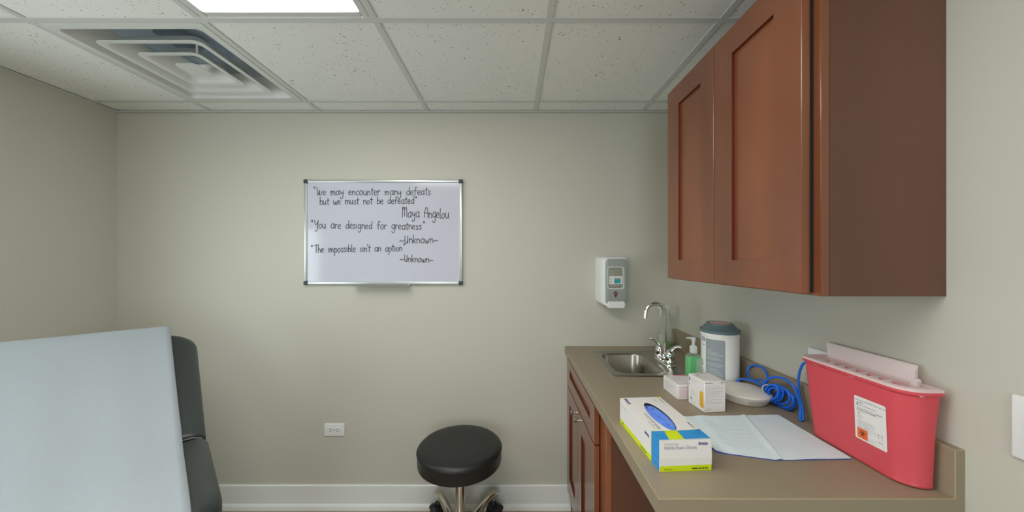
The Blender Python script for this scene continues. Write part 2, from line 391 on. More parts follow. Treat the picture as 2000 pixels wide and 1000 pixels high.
# ------------------------------------------------------------------ cabinets
def shaker_door(name, parent, xf, y0, y1, z0, z1, st_far, st_near, rt, rb, th=.018, m='wood', mp='woodp'):
    """door whose front faces -X at x=xf; frame with a recessed centre panel"""
    a0, a1, c0, c1 = y0+st_near, y1-st_far, z0+rb, z1-rt; d = .009
    P = lambda x, y, z: (x, y, z)
    o = [P(xf, y0, z0), P(xf, y1, z0), P(xf, y1, z1), P(xf, y0, z1)]
    i = [P(xf, a0, c0), P(xf, a1, c0), P(xf, a1, c1), P(xf, a0, c1)]
    i2 = [P(xf+d, y_, z_) for y_, z_ in ((a0, c0), (a1, c0), (a1, c1), (a0, c1))]
    bk = [P(xf+th, y, z) for _, y, z in o]
    ch = .0012
    of = [P(xf, y0+ch, z0+ch), P(xf, y1-ch, z0+ch), P(xf, y1-ch, z1-ch), P(xf, y0+ch, z1-ch)]
    oc = [P(xf+ch, y, z) for _, y, z in o]
    b = MB(); b.loft([bk, oc, of, i], m, True, False); b.loft([i, i2], 'woodin', False, False)
    dr = b.build(name, parent)
    MB().box(xf+d, xf+d+.006, a0-.004, a1+.004, c0-.004, c1+.004, mp).build('center_panel', dr)
    return dr

# upper cabinet on the right wall, over the counter
t = thing('wall_cabinet', 'dark cherry two-door wall cabinet hung high on the right wall above the counter', 'cabinet', ((.66+XR)/2, 1.055, 1.3275))
b = MB(); ux, uy0, uy1, uz0, uz1 = .660, .722, 1.390, 1.3275, 2.09; k = .016
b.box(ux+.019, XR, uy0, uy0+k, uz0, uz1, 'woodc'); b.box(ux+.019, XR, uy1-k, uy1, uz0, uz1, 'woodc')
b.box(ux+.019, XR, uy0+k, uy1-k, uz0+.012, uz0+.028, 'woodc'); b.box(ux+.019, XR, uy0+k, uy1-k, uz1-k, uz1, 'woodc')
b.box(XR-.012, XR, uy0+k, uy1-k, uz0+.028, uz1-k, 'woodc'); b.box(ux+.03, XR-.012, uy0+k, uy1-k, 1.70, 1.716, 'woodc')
b.build('carcass', t)
b = MB(); fx0, fx1, s = ux, ux+.019, .04
b.box(fx0, fx1, uy0, uy0+s, uz0, uz1, 'wood', .001, 1); b.box(fx0, fx1, uy1-s, uy1, uz0, uz1, 'wood', .001, 1)
b.box(fx0, fx1, uy0+s, uy1-s, uz0, uz0+s, 'wood', .001, 1); b.box(fx0, fx1, uy0+s, uy1-s, uz1-s, uz1, 'wood', .001, 1)
b.build('face_frame', t)
shaker_door('door', t, .632, .738, 1.057, 1.332, 2.077, .085, .079, .077, .073)
shaker_door('door', t, .632, 1.0602, 1.372, 1.332, 2.077, .088, .073, .077, .073)
for yy in (.752, 1.345):                       # hinge cups that bridge door and frame
    for zz in (1.42, 1.99): MB().box(.648, .664, yy-.006, yy+.020, zz-.02, zz+.02, 'dark', .002, 1).build('hinge', t)

b = MB(); b.box(.6502, .6598, .7395, .751, 1.336, 2.073, 'dark'); b.build('door_gap_shade', t)  # dark strip standing in for the shade between door and frame
# base cabinet under the sink
t = thing('base_cabinet', 'dark cherry sink base cabinet with two doors under the counter', 'cabinet', (.62, 1.56, 0))
b = MB(); bx, by0, by1, bz1 = .333, 1.195, YB-.001, ZC-.039
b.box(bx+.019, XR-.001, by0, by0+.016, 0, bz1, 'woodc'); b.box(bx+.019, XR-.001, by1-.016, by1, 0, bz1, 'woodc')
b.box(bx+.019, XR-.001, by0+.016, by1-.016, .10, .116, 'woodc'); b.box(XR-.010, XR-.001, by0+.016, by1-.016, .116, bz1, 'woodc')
b.build('carcass', t)
MB().box(bx+.06, bx+.075, by0+.016, by1-.016, 0, .10, 'wood').build('toe_kick', t)
b = MB()
b.box(bx, bx+.019, by0, by0+.10, .10, bz1, 'woodp', .001, 1); b.box(bx, bx+.019, by1-.04, by1, .10, bz1, 'wood', .001, 1)
b.box(bx, bx+.019, by0+.10, by1-.04, .10, .14, 'wood', .001, 1); b.box(bx, bx+.019, by0+.10, by1-.04, bz1-.04, bz1, 'wood', .001, 1)
b.box(bx, bx+.019, by0+.10, by1-.04, .69, .72, 'wood', .001, 1)
b.build('face_frame', t)
shaker_door('drawer_front', t, .311, 1.275, 1.905, .709, .852, .085, .075, .038, .062, mp='wood')
d1 = shaker_door('door', t, .311, 1.597, 1.905, .118, .702, .075, .075, .08, .10, mp='wood')
d2 = shaker_door('door', t, .311, 1.275, 1.594, .118, .702, .075, .075, .08, .10, mp='wood')
def knob(y, z, parent):
    b = MB(); prof = [(.0085, 0), (.0085, .002), (.0045, .004), (.0045, .013), (.007, .016), (.0125, .019), (.013, .0225), (.010, .0255), (.004, .027)]
    b.loft([[(.311-h, y+r*math.cos(2*math.pi*i/20), z+r*math.sin(2*math.pi*i/20)) for i in range(20)] for r, h in prof], 'nickel')
    o = b.build('knob', parent); o['label'] = 'small satin nickel round knob'
knob(1.64, .666, d1); knob(1.55, .670, d2)

# ------------------------------------------------------------------ countertop with backsplash
cx0, cx1, cy0, cy1 = .300, XR, .692, YB; BS = .908
hx0, hx1, hy0, hy1 = .438, .750, 1.44, 1.79
t = thing('countertop', 'long taupe laminate countertop along the right wall', 'countertop', (.62, 1.3, ZC-.038))
b = MB()
for (a, c, d, e) in ((cx0+.0011, cx1, cy0+.0011, hy0), (cx0+.0011, cx1, hy1, cy1), (cx0+.0011, hx0, hy0, hy1), (hx1, cx1, hy0, hy1)):
    b.box(a, c, d, e, ZC-.038, ZC, 'lam')
b.box(cx0, cx0+.0011, cy0, cy1, ZC-.038, ZC-.0011, 'lam'); b.box(cx0+.0011, cx1, cy0, cy0+.0011, ZC-.038, ZC-.0011, 'lam')
b.quad((cx0, cy0, ZC-.0011), (cx0+.0011, cy0+.0011, ZC), (cx0+.0011, cy1, ZC), (cx0, cy1, ZC-.0011), 'lamedge')
b.quad((cx0, cy0, ZC-.0011), (cx1, cy0, ZC-.0011), (cx1, cy0+.0011, ZC), (cx0+.0011, cy0+.0011, ZC), 'lamedge')
b.build('slab', t, fix=False)
b = MB(); zb = ZC+.1; e = .0012
b.box(BS+e, XR, cy0+e, YB, ZC, zb-e, 'lam'); b.box(BS, BS+e, cy0+e, YB, ZC, zb-e, 'lam'); b.box(BS+e, XR, cy0, cy0+e, ZC, zb-e, 'lam')
b.box(BS+e, XR, cy0+e, YB, zb-e, zb, 'lam')
b.quad((BS, cy0+e, ZC), (BS, cy0+e, zb-e), (BS+e, cy0, zb-e), (BS+e, cy0, ZC), 'lamedge')
b.quad((BS, cy0+e, zb-e), (BS, YB, zb-e), (BS+e, YB, zb), (BS+e, cy0+e, zb), 'lamedge')
b.quad((BS+e, cy0, zb-e), (XR, cy0, zb-e), (XR, cy0+e, zb), (BS+e, cy0+e, zb), 'lamedge')
b.build('backsplash', t, fix=False)

# ------------------------------------------------------------------ sink
t = thing('sink', 'small square stainless steel bar sink set into the countertop', 'sink', (.593, 1.614, ZC))
sx0, sx1, sy0, sy1 = .417, .770, 1.4155, 1.813; ox0, ox1, oy0, oy1 = .456, .668, 1.457, 1.764
b = MB()
b.loft([rrect(sx0, sx1, sy0, sy1, .012, ZC+.0003), rrect(sx0+.002, sx1-.002, sy0+.002, sy1-.002, .012, ZC+.004), rrect(sx0+.008, sx1-.008, sy0+.008, sy1-.008, .012, ZC+.0045),
        rrect(sx0+.012, sx1-.012, sy0+.012, sy1-.012, .012, ZC+.0025), rrect(ox0-.006, ox1+.006, oy0-.006, oy1+.006, .055, ZC+.0025),
        rrect(ox0, ox1, oy0, oy1, .052, ZC+.0005), rrect(ox0+.003, ox1-.003, oy0+.003, oy1-.003, .05, ZC-.006), rrect(ox0+.008, ox1-.008, oy0+.008, oy1-.008, .05, ZC-.105),
        rrect(ox0+.016, ox1-.016, oy0+.016, oy1-.016, .05, ZC-.128), rrect(ox0+.036, ox1-.036, oy0+.036, oy1-.036, .04, ZC-.137), rrect(.54, .59, 1.59, 1.64, .02, ZC-.140)], 'steel', False, True)
b.build('basin', t, angle=60, fix=False)
b = MB(); b.lathe([(.038, 0), (.038, .002), (.030, .003), (.026, .0), (.006, .0005)], 'chrome', (.565, 1.615, ZC-.1395), 28)
b.build('drain', t)

# ------------------------------------------------------------------ faucet
fxc, fyc, fz = .722, 1.597, ZC+.0028
t = thing('faucet', 'chrome gooseneck faucet with two lever handles behind the sink basin', 'faucet', (fxc, fyc, fz))
b = MB(); b.loft([rrect(fxc-.026, fxc+.026, fyc-.079, fyc+.079, .0255, fz+z) if q == 0 else rrect(fxc-.026+q, fxc+.026-q, fyc-.079+q, fyc+.079-q, .0255-q, fz+z) for z, q in ((0, 0), (.006, 0), (.012, .002), (.015, .006))], 'chrome'); b.build('base_plate', t)
b = MB()
b.lathe([(.017, .013), (.017, .024), (.0135, .028), (.0125, .045)], 'chrome', (fxc, fyc, fz), 24)
zt, rr = 1.155, .045
pts = [(fxc, fyc, fz+.03), (fxc, fyc, 1.0), (fxc, fyc, 1.08), (fxc, fyc, zt)]
pts += [(fxc-rr+rr*math.cos(R(a)), fyc, zt+rr*math.sin(R(a))) for a in range(12, 181, 12)] + [(fxc-2*rr-.002, fyc, zt-.008), (fxc-2*rr-.003, fyc, zt-.018)]
b.tube(pts, .0086, 'chrome', 16); b.tube([(fxc-2*rr-.002, fyc, zt-.010), (fxc-2*rr-.003, fyc, zt-.024)], .0100, 'chrome', 16)
b.build('spout', t)
for s_ in (1, -1):
    hy = fyc+s_*.0525; b = MB()
    b.lathe([(.023, .014), (.023, .026), (.0205, .030), (.0215, .034), (.0225, .048), (.019, .062), (.012, .072), (.004, .076)], 'chrome', (fxc, hy, fz), 26)
    q = [(fxc, hy, fz+.060), (fxc-.004 if s_ > 0 else fxc+.006, hy+s_*.004, fz+.074), (fxc-.014 if s_ > 0 else fxc+.016, hy+s_*.012, fz+.089), (fxc-.026 if s_ > 0 else fxc+.030, hy+s_*.020, fz+.096), (fxc-.036 if s_ > 0 else fxc+.042, hy+s_*.028, fz+.094)]
    b.tube(catmull(q, 4), [.013, .0128, .0124, .012, .0114, .0108, .010, .0096, .0092, .0088, .0084, .008, .0078, .0078, .0078, .0076, .006], 'chrome', 12, flat=.55)
    h_ = b.build('handle', t)
    c = 'blue' if s_ < 0 else 'red'
    MB().loft([[(fxc-.0212*math.cos(a)-.001, hy-.0212*math.sin(a)-.001, fz+z) for a in (R(62), R(72), R(82), R(92))] for z in (.054, .058)], c, False, False, closed=False).build('temperature_mark', h_)

# ------------------------------------------------------------------ soap dispenser on the back wall
t = thing('soap_dispenser', 'white and grey soap dispenser mounted on the back wall above the sink', 'soap dispenser', (.56, YB-.055, 1.15))
b = MB()
L = []
for y, x0, x1, z0, z1, r in ((YB, .474, .662, 1.166, 1.424, .02), (YB-.02, .474, .656, 1.163, 1.425, .024), (YB-.07, .481, .637, 1.157, 1.423, .028), (YB-.095, .489, .627, 1.155, 1.418, .03), (YB-.100, .494, .622, 1.158, 1.414, .028)):
    L.append(rrect(x0, x1, z0, z1, r, y, ax='y'))
b.loft(L, 'whitep'); b.build('housing', t, angle=50)
yf = YB-.110
wx0, wx1, wz0, wz1 = .516, .597, 1.253, 1.366
b = MB()
b.loft([rrect(.502, .624, 1.166, 1.412, .022, YB-.098, ax='y'), rrect(.503, .622, 1.167, 1.411, .022, yf+.003, ax='y'), rrect(.507, .618, 1.171, 1.407, .02, yf, ax='y'), rrect(wx0, wx1, wz0, wz1, .012, yf, ax='y'), rrect(wx0, wx1, wz0, wz1, .012, YB-.0995, ax='y')], 'greyp', False, False)
cv = b.build('front_cover', t)
b = MB(); b.loft([rrect(wx0, wx1, wz0, wz1, .012, yf-.001, ax='y'), rrect(wx0-.003, wx1+.003, wz0-.003, wz1+.003, .014, yf-.002, ax='y'), rrect(wx0-.004, wx1+.004, wz0-.004, wz1+.004, .015, yf+.0005, ax='y')], 'whitep', False, False); b.build('window_rim', cv)
b = MB(); b.loft([rrect(wx0+.002, wx1-.004, wz0+.002, wz1-.004, .01, YB-.1005, ax='y'), rrect(wx0+.006, wx1-.008, wz0+.006, wz1-.010, .012, YB-.104, ax='y')], 'bag', True, True); bg = b.build('soap_bag', t)
b = MB(); yl = YB-.1046
b.quad((wx0+.004, yl, 1.276), (wx1-.006, yl, 1.276), (wx1-.006, yl, 1.318), (wx0+.004, yl, 1.318), 'card')
b.quad((.549, yl-.0004, 1.281), (.5835, yl-.0004, 1.281), (.5835, yl-.0004, 1.302), (.549, yl-.0004, 1.302), 'teal')
b.quad((.549, yl-.0004, 1.302), (.5835, yl-.0004, 1.302), (.5835, yl-.0004, 1.309), (.549, yl-.0004, 1.309), 'greyp')
b.quad((.521, yl-.0004, 1.302), (.54, yl-.0004, 1.302), (.54, yl-.0004, 1.305), (.521, yl-.0004, 1.305), 'greyt')
b.quad((.521, yl-.0004, 1.286), (.537, yl-.0004, 1.286), (.537, yl-.0004, 1.291), (.521, yl-.0004, 1.291), 'greyt')
b.disc((.558, yl-.0006, 1.2815), .003, 'purple', 'y', 12)
b.build('bag_label', bg)
b = MB(); yl = yf-.0006; lx, lz = .5555, 1.222; Kk = 1.0
P = lambda x, z: (lx+x*Kk, yl, lz+z*Kk)
b.add([P(-.0135, .006), P(-.008, .0105), P(-.0035, .011), P(-.0025, .0165), P(.0025, .0165), P(.0035, .011), P(.008, .0105), P(.0135, .006)], [tuple(range(8))], 'maroon')
b.add([P(-.0135, .006), P(.0135, .006), P(.0095, -.003), P(-.0095, -.003)], [(0, 1, 2, 3)], 'maroonl')
b.add([P(-.0095, -.003), P(.0095, -.003), P(.0, -.0195)], [(0, 1, 2)], 'maroon')
b.build('diamond_logo', cv)
b = MB(); b.loft([rrect(.512, .606, 1.148, 1.184, .008, YB-.085, ax='y'), rrect(.512, .606, 1.146, 1.184, .009, YB-.112, ax='y'), rrect(.516, .602, 1.150, 1.182, .008, YB-.117, ax='y')], 'whitep'); b.build('push_lever', t)

# ------------------------------------------------------------------ whiteboard
wbx0, wbx1, wbz0, wbz1 = -1.172, -.280, 1.267, 1.858
t = thing('whiteboard', 'framed whiteboard with handwritten quotes hanging on the back wall', 'whiteboard', ((wbx0+wbx1)/2, YB-.01, wbz0))
e = .016; yb0 = YB-.018
MB().box(wbx0+e-.003, wbx1-e+.003, YB-.012, YB-.003, wbz0+e-.003, wbz1-e+.003, 'board').build('board', t)
b = MB()
for (a, c, d, g) in ((wbx0, wbx1, wbz0, wbz0+e), (wbx0, wbx1, wbz1-e, wbz1), (wbx0, wbx0+e, wbz0+e, wbz1-e), (wbx1-e, wbx1, wbz0+e, wbz1-e)):
    b.box(a, c, yb0, YB-.001, d, g, 'alu', .003, 2)
b.build('frame', t)
for (a, c) in ((wbx0, wbz0), (wbx0, wbz1), (wbx1, wbz0), (wbx1, wbz1)):
    sx_ = 1 if a == wbx0 else -1; sz_ = 1 if c == wbz0 else -1
    x0, x1 = sorted((a-sx_*.002, a+sx_*.021)); z0, z1 = sorted((c-sz_*.002, c+sz_*.021))
    MB().box(x0, x1, yb0-.003, YB-.001, z0, z1, 'corner', .004, 2).build('corner_cap', t)
b = MB(); tx0, tx1 = -.880, -.572
b.loft([[(x, y, z) for y, z in ((YB-.019, wbz0+.004), (YB-.062, wbz0-.002), (YB-.066, wbz0+.006), (YB-.0685, wbz0+.006), (YB-.064, wbz0-.006), (YB-.019, wbz0))] for x in (tx0, tx1)], 'alu')
b.build('pen_tray', t)

# handwriting: single-stroke letters in x-height units, swept into flat marker ribbons
G = {'a': (.95, [[(.72, .82), (.42, 1), (.1, .6), (.15, .12), (.45, 0), (.7, .35)], [(.74, 1), (.73, .3), (.92, .02)]]),
 'b': (.85, [[(.1, 1.8), (.12, .02)], [(.12, .55), (.42, .95), (.75, .6), (.6, .08), (.12, .03)]]),
 'c': (.8, [[(.7, .85), (.42, 1), (.1, .5), (.35, 0), (.75, .18)]]),
 'd': (.9, [[(.7, .75), (.38, .95), (.08, .45), (.3, 0), (.7, .3)], [(.73, 1.85), (.72, .9), (.74, 0)]]),
 'e': (.85, [[(.1, .48), (.65, .62), (.52, .97), (.22, .9), (.08, .45), (.28, .03), (.74, .15)]]),
 'f': (.8, [[(.72, 1.6), (.5, 1.85), (.32, 1.4), (.3, 0)], [(.02, .95), (.7, 1.0)]]),
 'g': (.9, [[(.7, .85), (.38, 1), (.1, .55), (.3, .05), (.7, .35)], [(.74, 1), (.72, 0), (.6, -.75), (.3, -.85), (.1, -.55)]]),
 'h': (.85, [[(.1, 1.85), (.12, 0)], [(.12, .55), (.42, .95), (.66, .65), (.68, 0)]]),
 'i': (.4, [[(.15, 1), (.18, 0)]]),
 'j': (.4, [[(.15, 1), (.18, 0)]]),
 'k': (.8, [[(.1, 1.85), (.12, 0)], [(.62, 1), (.14, .48)], [(.2, .52), (.7, .02)]]),
 'l': (.4, [[(.12, 1.85), (.12, .2), (.3, 0)]]),
 'm': (1.2, [[(.05, 1), (.1, 0)], [(.1, .6), (.32, .96), (.5, .7), (.52, 0)], [(.52, .6), (.75, .96), (.95, .7), (1.0, 0)]]),
 'n': (.85, [[(.08, 1), (.12, 0)], [(.12, .6), (.42, .97), (.66, .65), (.7, 0)]]),
 'o': (.9, [[(.42, 1), (.1, .6), (.2, .08), (.55, .05), (.75, .5), (.6, .92), (.42, 1)]]),
 'p': (.85, [[(.1, 1), (.13, -.85)], [(.12, .75), (.45, 1), (.75, .6), (.55, .05), (.13, .08)]]),
 'r': (.7, [[(.1, 1), (.13, 0)], [(.13, .6), (.35, .95), (.62, .9)]]),
 's': (.72, [[(.6, .85), (.35, 1), (.12, .78), (.35, .52), (.58, .25), (.35, 0), (.05, .12)]]),
 't': (.65, [[(.3, 1.6), (.28, .2), (.5, 0)], [(.0, 1.1), (.62, 1.12)]]),
 'u': (.95, [[(.08, 1), (.1, .3), (.35, 0), (.62, .3), (.68, 1)], [(.68, 1), (.7, .2), (.88, 0)]]),
 'v': (.8, [[(.05, 1), (.35, 0), (.65, 1)]]),
 'w': (1.1, [[(.05, 1), (.12, .2), (.35, .02), (.52, .7)], [(.52, .7), (.6, .1), (.82, .05), (.98, 1)]]),
 'y': (.9, [[(.08, 1), (.14, .45), (.42, .3), (.68, .65)], [(.72, 1), (.68, -.2), (.5, -.8), (.2, -.8), (.08, -.5)]]),
 'W': (1.3, [[(0, 1.85), (.18, .2), (.42, .1), (.58, 1.2)], [(.58, 1.2), (.68, .15), (.95, .1), (1.12, 1.0)]]),
 'M': (1.35, [[(.1, 1.9), (.1, 0)], [(.1, 1.4), (.38, 1.95), (.58, 1.5), (.6, .2)], [(.6, 1.4), (.92, 1.95), (1.1, 1.4), (1.15, .02)]]),
 'A': (1.05, [[(.05, 0), (.15, 1.2), (.48, 1.85), (.78, 1.2), (.85, 0)], [(.0, .85), (.9, .8)]]),
 'Y': (.95, [[(.05, 1.75), (.14, .95), (.45, .85), (.72, 1.3)], [(.78, 1.75), (.7, .2), (.48, -.6), (.12, -.6)]]),
 'T': (1.0, [[(.0, 1.65), (1.0, 1.85)], [(.52, 1.75), (.55, 0)]]),
 'U': (.95, [[(.08, 1.75), (.1, .35), (.36, 0), (.64, .4), (.72, 1.7)], [(.72, 1.0), (.75, 0)]]),
 '"': (1.05, [[(.3, 1.8), (.34, 1.4)], [(.56, 1.8), (.58, 1.4)]]),
 "'": (.25, [[(.08, 1.75), (.05, 1.35)]]),
 '~': (1.1, [[(.05, .35), (.3, .62), (.6, .42), (.95, .6)]]),
 ' ': (1.0, [])}
def handwriting(txt, px0, py0, px1, py1, xh, name):
    """baseline from (px0,py0) to (px1,py1) in board coordinates given as photo rows on the wall plane, xh = x-height in metres"""
    S = YB/FPX; y = YB-.0126
    A = Vector(((px0-1000)*S, y, EYE-(py0-VPY)*S)); B = Vector(((px1-1000)*S, y, EYE-(py1-VPY)*S))
    tot = sum(G[c][0] for c in txt)-.1; ux_ = (B-A)/tot; uz_ = Vector((.02, 0, 1))*xh; pen = 0; hw = .0019; b = MB()
    rnd = random.Random(len(txt)*7+int(px0))
    for c in txt:
        dz = rnd.uniform(-.06, .06); sc_ = rnd.uniform(.94, 1.06)
        for st in G[c][1]:
            pts = catmull([(p[0]*sc_, p[1]*sc_+dz, 0) for p in st], 5)
            W3 = [A+ux_*(pen+p.x)+uz_*p.y for p in pts]
            vs = []
            for i, p in enumerate(W3):
                tt = W3[min(i+1, len(W3)-1)]-W3[max(i-1, 0)]; tt.normalize(); nn = Vector((-tt.z, 0, tt.x))*hw
                vs += [p+nn, p-nn]
            b.add(vs, [(2*i, 2*i+1, 2*i+3, 2*i+2) for i in range(len(W3)-1)], 'ink')
            for p in (W3[0], W3[-1]): b.disc(tuple(p), hw, 'ink', 'y', 8)
        pen += G[c][0]
        if c == ' ': b.build(name, t, fix=False); b = MB()
    b.build(name, t, fix=False)
for a in (('"We may encounter many defeats', 612.5, 382, 842, 381.5, .0245), ('but we must not be defeated"', 626.5, 400.5, 818, 398, .0225), ('Maya Angelou', 786.5, 424.5, 877.5, 427, .0300),
          ('"You are designed for greatness"', 608, 446, 833, 449, .0245), ('~Unknown~', 781.5, 475.5, 857, 474.5, .0250),
          ("\"The impossible isn't an option\"", 608, 493.5, 794.5, 490.5, .0228), ('~Unknown~', 782.5, 510.5, 847.5, 513, .0225)):
    handwriting(*a, 'handwritten_word')

# ------------------------------------------------------------------ wall plates
t = thing('power_outlet', 'white double power outlet set sideways low on the back wall', 'outlet', (-1.006, YB-.003, .405))
oz = .4425; ox = -1.006
MB().box(ox-.058, ox+.058, YB-.0065, YB-.0005, oz-.0365, oz+.0365, 'whitep', .004, 3).build('cover_plate', t)
for s_ in (-1, 1):
    b = MB(); c0 = ox+s_*.0195
    b.loft([rrect(c0-.0145, c0+.0145, oz-.0165, oz+.0165, .010, YB-.006, ax='y'), rrect(c0-.014, c0+.014, oz-.016, oz+.016, .010, YB-.0082, ax='y')], 'whitep')
    for dz in (-.0062, .0062): b.box(c0-.0065, c0+.0025, YB-.0086, YB-.0080, oz+dz-.0012, oz+dz+.0012, 'dark')
    b.disc((c0+.0075, YB-.0085, oz), .0024, 'dark', 'y', 10)
    b.build('socket', t)
b = MB(); b.disc((ox, YB-.0072, oz), .003, 'nickel', 'y', 12); b.build('screw', t, fix=False)

t = thing('data_outlet', 'white data wall plate half hidden behind the red sharps container', 'wall plate', (XR, 1.018, 1.02))
MB().box(XR-.0065, XR-.0005, .983, 1.055, 1.019, 1.135, 'whitep', .004, 3).build('cover_plate', t)
MB().box(XR-.018, XR-.006, 1.009, 1.030, 1.066, 1.086, 'whitep', .002, 2).build('jack', t)
t = thing('switch_plate', 'white wall plate on the right wall, cut off by the right edge of the photo', 'wall plate', (XR, .59, 1.04))
MB().box(XR-.0075, XR-.0005, .553, .625, 1.043, 1.159, 'whitep', .004, 3).build('cover_plate', t)
MB().box(XR-.011, XR-.007, .573, .605, 1.068, 1.134, 'whitep', .002, 2).build('rocker', t)

# ------------------------------------------------------------------ rolling stool
sxc, syc = -.252, 1.635
t = thing('rolling_stool', 'round black vinyl stool on chrome five-star base near the back wall', 'stool', (sxc, syc, 0))
b = MB(); n = 56
b.lathe([(.03, .432), (.190, .432), (.1985, .438), (.2005, .447), (.2005, .496), (.2022, .4985), (.2022, .502), (.199, .5045), (.1965, .509), (.190, .5155), (.175, .5195), (.12, .5225), (.05, .5235)], 'vinyl', (sxc, syc, 0), n)
st = b.build('seat', t)
b = MB()
for z, r in ((.4985, .2022), (.504, .200)): b.tube([(sxc+r*math.cos(2*math.pi*i/n), syc+r*math.sin(2*math.pi*i/n), z) for i in range(n)], .0016, 'vinyl', 6, True)
b.build('welt', st)
b = MB(); b.lathe([(.09, .424), (.09, .432)], 'blackp', (sxc, syc, 0), 24); b.build('seat_plate', t)
b = MB(); b.lathe([(.014, .25), (.014, .424)], 'chromew', (sxc, syc, 0), 24); b.lathe([(.0245, .112), (.0245, .42), (.022, .424)], 'chromew', (sxc, syc, 0), 28); b.build('post', t)
b = MB(); b.lathe([(.046, .058), (.052, .066), (.052, .098), (.046, .108), (.030, .114)], 'chromew', (sxc, syc, 0), 28); b.build('hub', t)
ARM = None
for k, a in enumerate((54, 126, 198, 270, 342)):
    if ARM is None:
        b = MB(); prof = [(.035, .080, .023, .017), (.08, .092, .0225, .017), (.13, .111, .021, .016), (.18, .130, .0205, .0155), (.215, .140, .021, .015), (.245, .141, .022, .014), (.268, .132, .021, .012), (.280, .118, .018, .010)]
        loops = []
        for i, (x, z, w_, h_) in enumerate(prof):
            tl = Vector((prof[min(i+1, 7)][0]-prof[max(i-1, 0)][0], 0, prof[min(i+1, 7)][1]-prof[max(i-1, 0)][1])).normalized(); up = Vector((-tl.z, 0, tl.x))
            loops.append([Vector((x, 0, z))+Vector((0, 1, 0))*w_*math.copysign(abs(math.cos(q))**.7, math.cos(q))+up*h_*(math.copysign(abs(math.sin(q))**.8, math.sin(q))) for q in [2*math.pi*j/16 for j in range(16)]])
        b.loft(loops, 'chromew'); arm = b.build('leg', t, local=True, angle=60)
        b = MB(); cx_ = .258; wr = .034                              # twin-wheel caster turned outwards
        b.lathe([(.0060, .078), (.0060, .128)], 'nickel', (cx_, 0, 0), 12); wx_ = cx_+.010
        def disk(y0, y1, r, m):
            b.loft([[(wx_+rr_*math.cos(2*math.pi*i/32), y, wr+rr_*math.sin(2*math.pi*i/32)) for i in range(32)] for y, rr_ in ((y0, r-.005), (y0+.004, r), (y1-.004, r), (y1, r-.005))], m)
        disk(-.031, -.007, wr, 'blackp'); disk(.007, .031, wr, 'blackp')
        b.lathe([(.014, .066), (.017, .074), (.015, .086), (.010, .091)], 'blackp', (cx_, 0, 0), 18)
        hood = []
        for y in (-.032, -.024, .024, .032):
            rr_ = .039 if abs(y) < .03 else .036
            hood.append([(wx_+rr_*math.cos(R(q)), y, wr+.001+rr_*math.sin(R(q))) for q in range(0, 181, 12)]+[(wx_+(rr_-.003)*math.cos(R(q)), y, wr+.001+(rr_-.003)*math.sin(R(q))) for q in range(180, -1, -12)])
        b.loft(hood, 'blackp'); cas = b.build('caster', arm, local=True)
        ARM = arm, cas
        arm.rotation_euler = (0, 0, R(a)); cas['label'] = 'black twin-wheel caster'
    else:
        o = ARM[0].copy(); C.objects.link(o); o.parent = t; o.rotation_euler = (0, 0, R(a))
        c = ARM[1].copy(); C.objects.link(c); c.parent = o

# ------------------------------------------------------------------ exam table in the far left corner
# local frame: +x towards the foot end, +y towards the table's left side, origin on the floor under the right end of the hinge
v_ = Vector((.719, -.695)).normalized(); yaw = math.atan2(v_.y, v_.x)
TW, SZ = .69, .805                       # cushion width, seat height
t = thing('exam_table', 'black padded exam table with raised back in the left corner, under white paper', 'exam table', (-1.052, 1.165, 0), yaw)
# local +y must point to the left side (u = (-.695,-.719)): that is -y of the rotated frame
def cushion(L, W, th, r, ca, cb, seg=6):
    """padded slab, x 0..L, y 0..-W, top at z=0; corner radii ca at x=0 and cb at x=L; the end with the small radius is squarer"""
    ka, kb = (.35 if ca < cb else 1), (.35 if cb < ca else 1)
    def ring(ins, z):
        x0, x1, y0, y1 = ins*ka, L-ins*kb, -W+ins, -ins; out = []
        for cx, cy, a0, rr in ((x1, y1, 0, cb), (x0, y1, 90, ca), (x0, y0, 180, ca), (x1, y0, 270, cb)):
            rr = max(rr-ins*.6, .004); sx = -1 if cx == x1 else 1; sy = -1 if cy == y1 else 1
            for i in range(9): a = R(a0+90*i/8); out.append((cx+sx*rr+rr*math.cos(a), cy+sy*rr+rr*math.sin(a), z))
        return out
    loops = []
    for i in range(seg+1):
        a = R(90*i/seg); loops.append(ring(r*(1-math.sin(a)), -th+r*(1-math.cos(a))))
    for i in range(seg+1):
        a = R(90*i/seg); loops.append(ring(r*(1-math.cos(a)), -r+r*math.sin(a)))
    loops.append(ring(.14, .006))
    return loops
BA = math.atan2(.2875, .53); BL = .60
b = MB(); b.X = Matrix.Translation((0, 0, SZ)) @ Matrix.Rotation(BA, 4, 'Y') @ Matrix.Translation((-BL-.004, 0, 0))
b.loft(cushion(BL, TW, .085, .036, .105, .012), 'vinylg'); bc = b.build('backrest', t, local=True, angle=60)
b = MB(); b.X = Matrix.Translation((0, 0, SZ)) @ Matrix.Rotation(BA, 4, 'Y') @ Matrix.Translation((-BL-.004, 0, 0))
b.tube([(BL+.001, -.012, -.016), (BL+.001, -.035, -.0035), (BL+.001, -TW/2, .0005), (BL+.001, -TW+.035, -.0035), (BL+.001, -TW+.012, -.016)], .0028, 'piping', 8); b.build('piping', bc, local=True)
SL = .47
b = MB(); b.X = Matrix.Translation((.002, .004, SZ))
b.loft(cushion(SL, TW+.008, .095, .038, .012, .085), 'vinylg'); b.build('seat_cushion', t, local=True, angle=60)
b = MB()
b.box(.03, SL-.06, -TW+.04, -.04, .08, SZ-.097, 'greyp', .012, 2); b.box(-.42, .03, -TW+.06, -.06, .08, .62, 'greyp', .012, 2); b.box(-.40, SL-.09, -TW+.09, -.09, 0, .08, 'blackp')
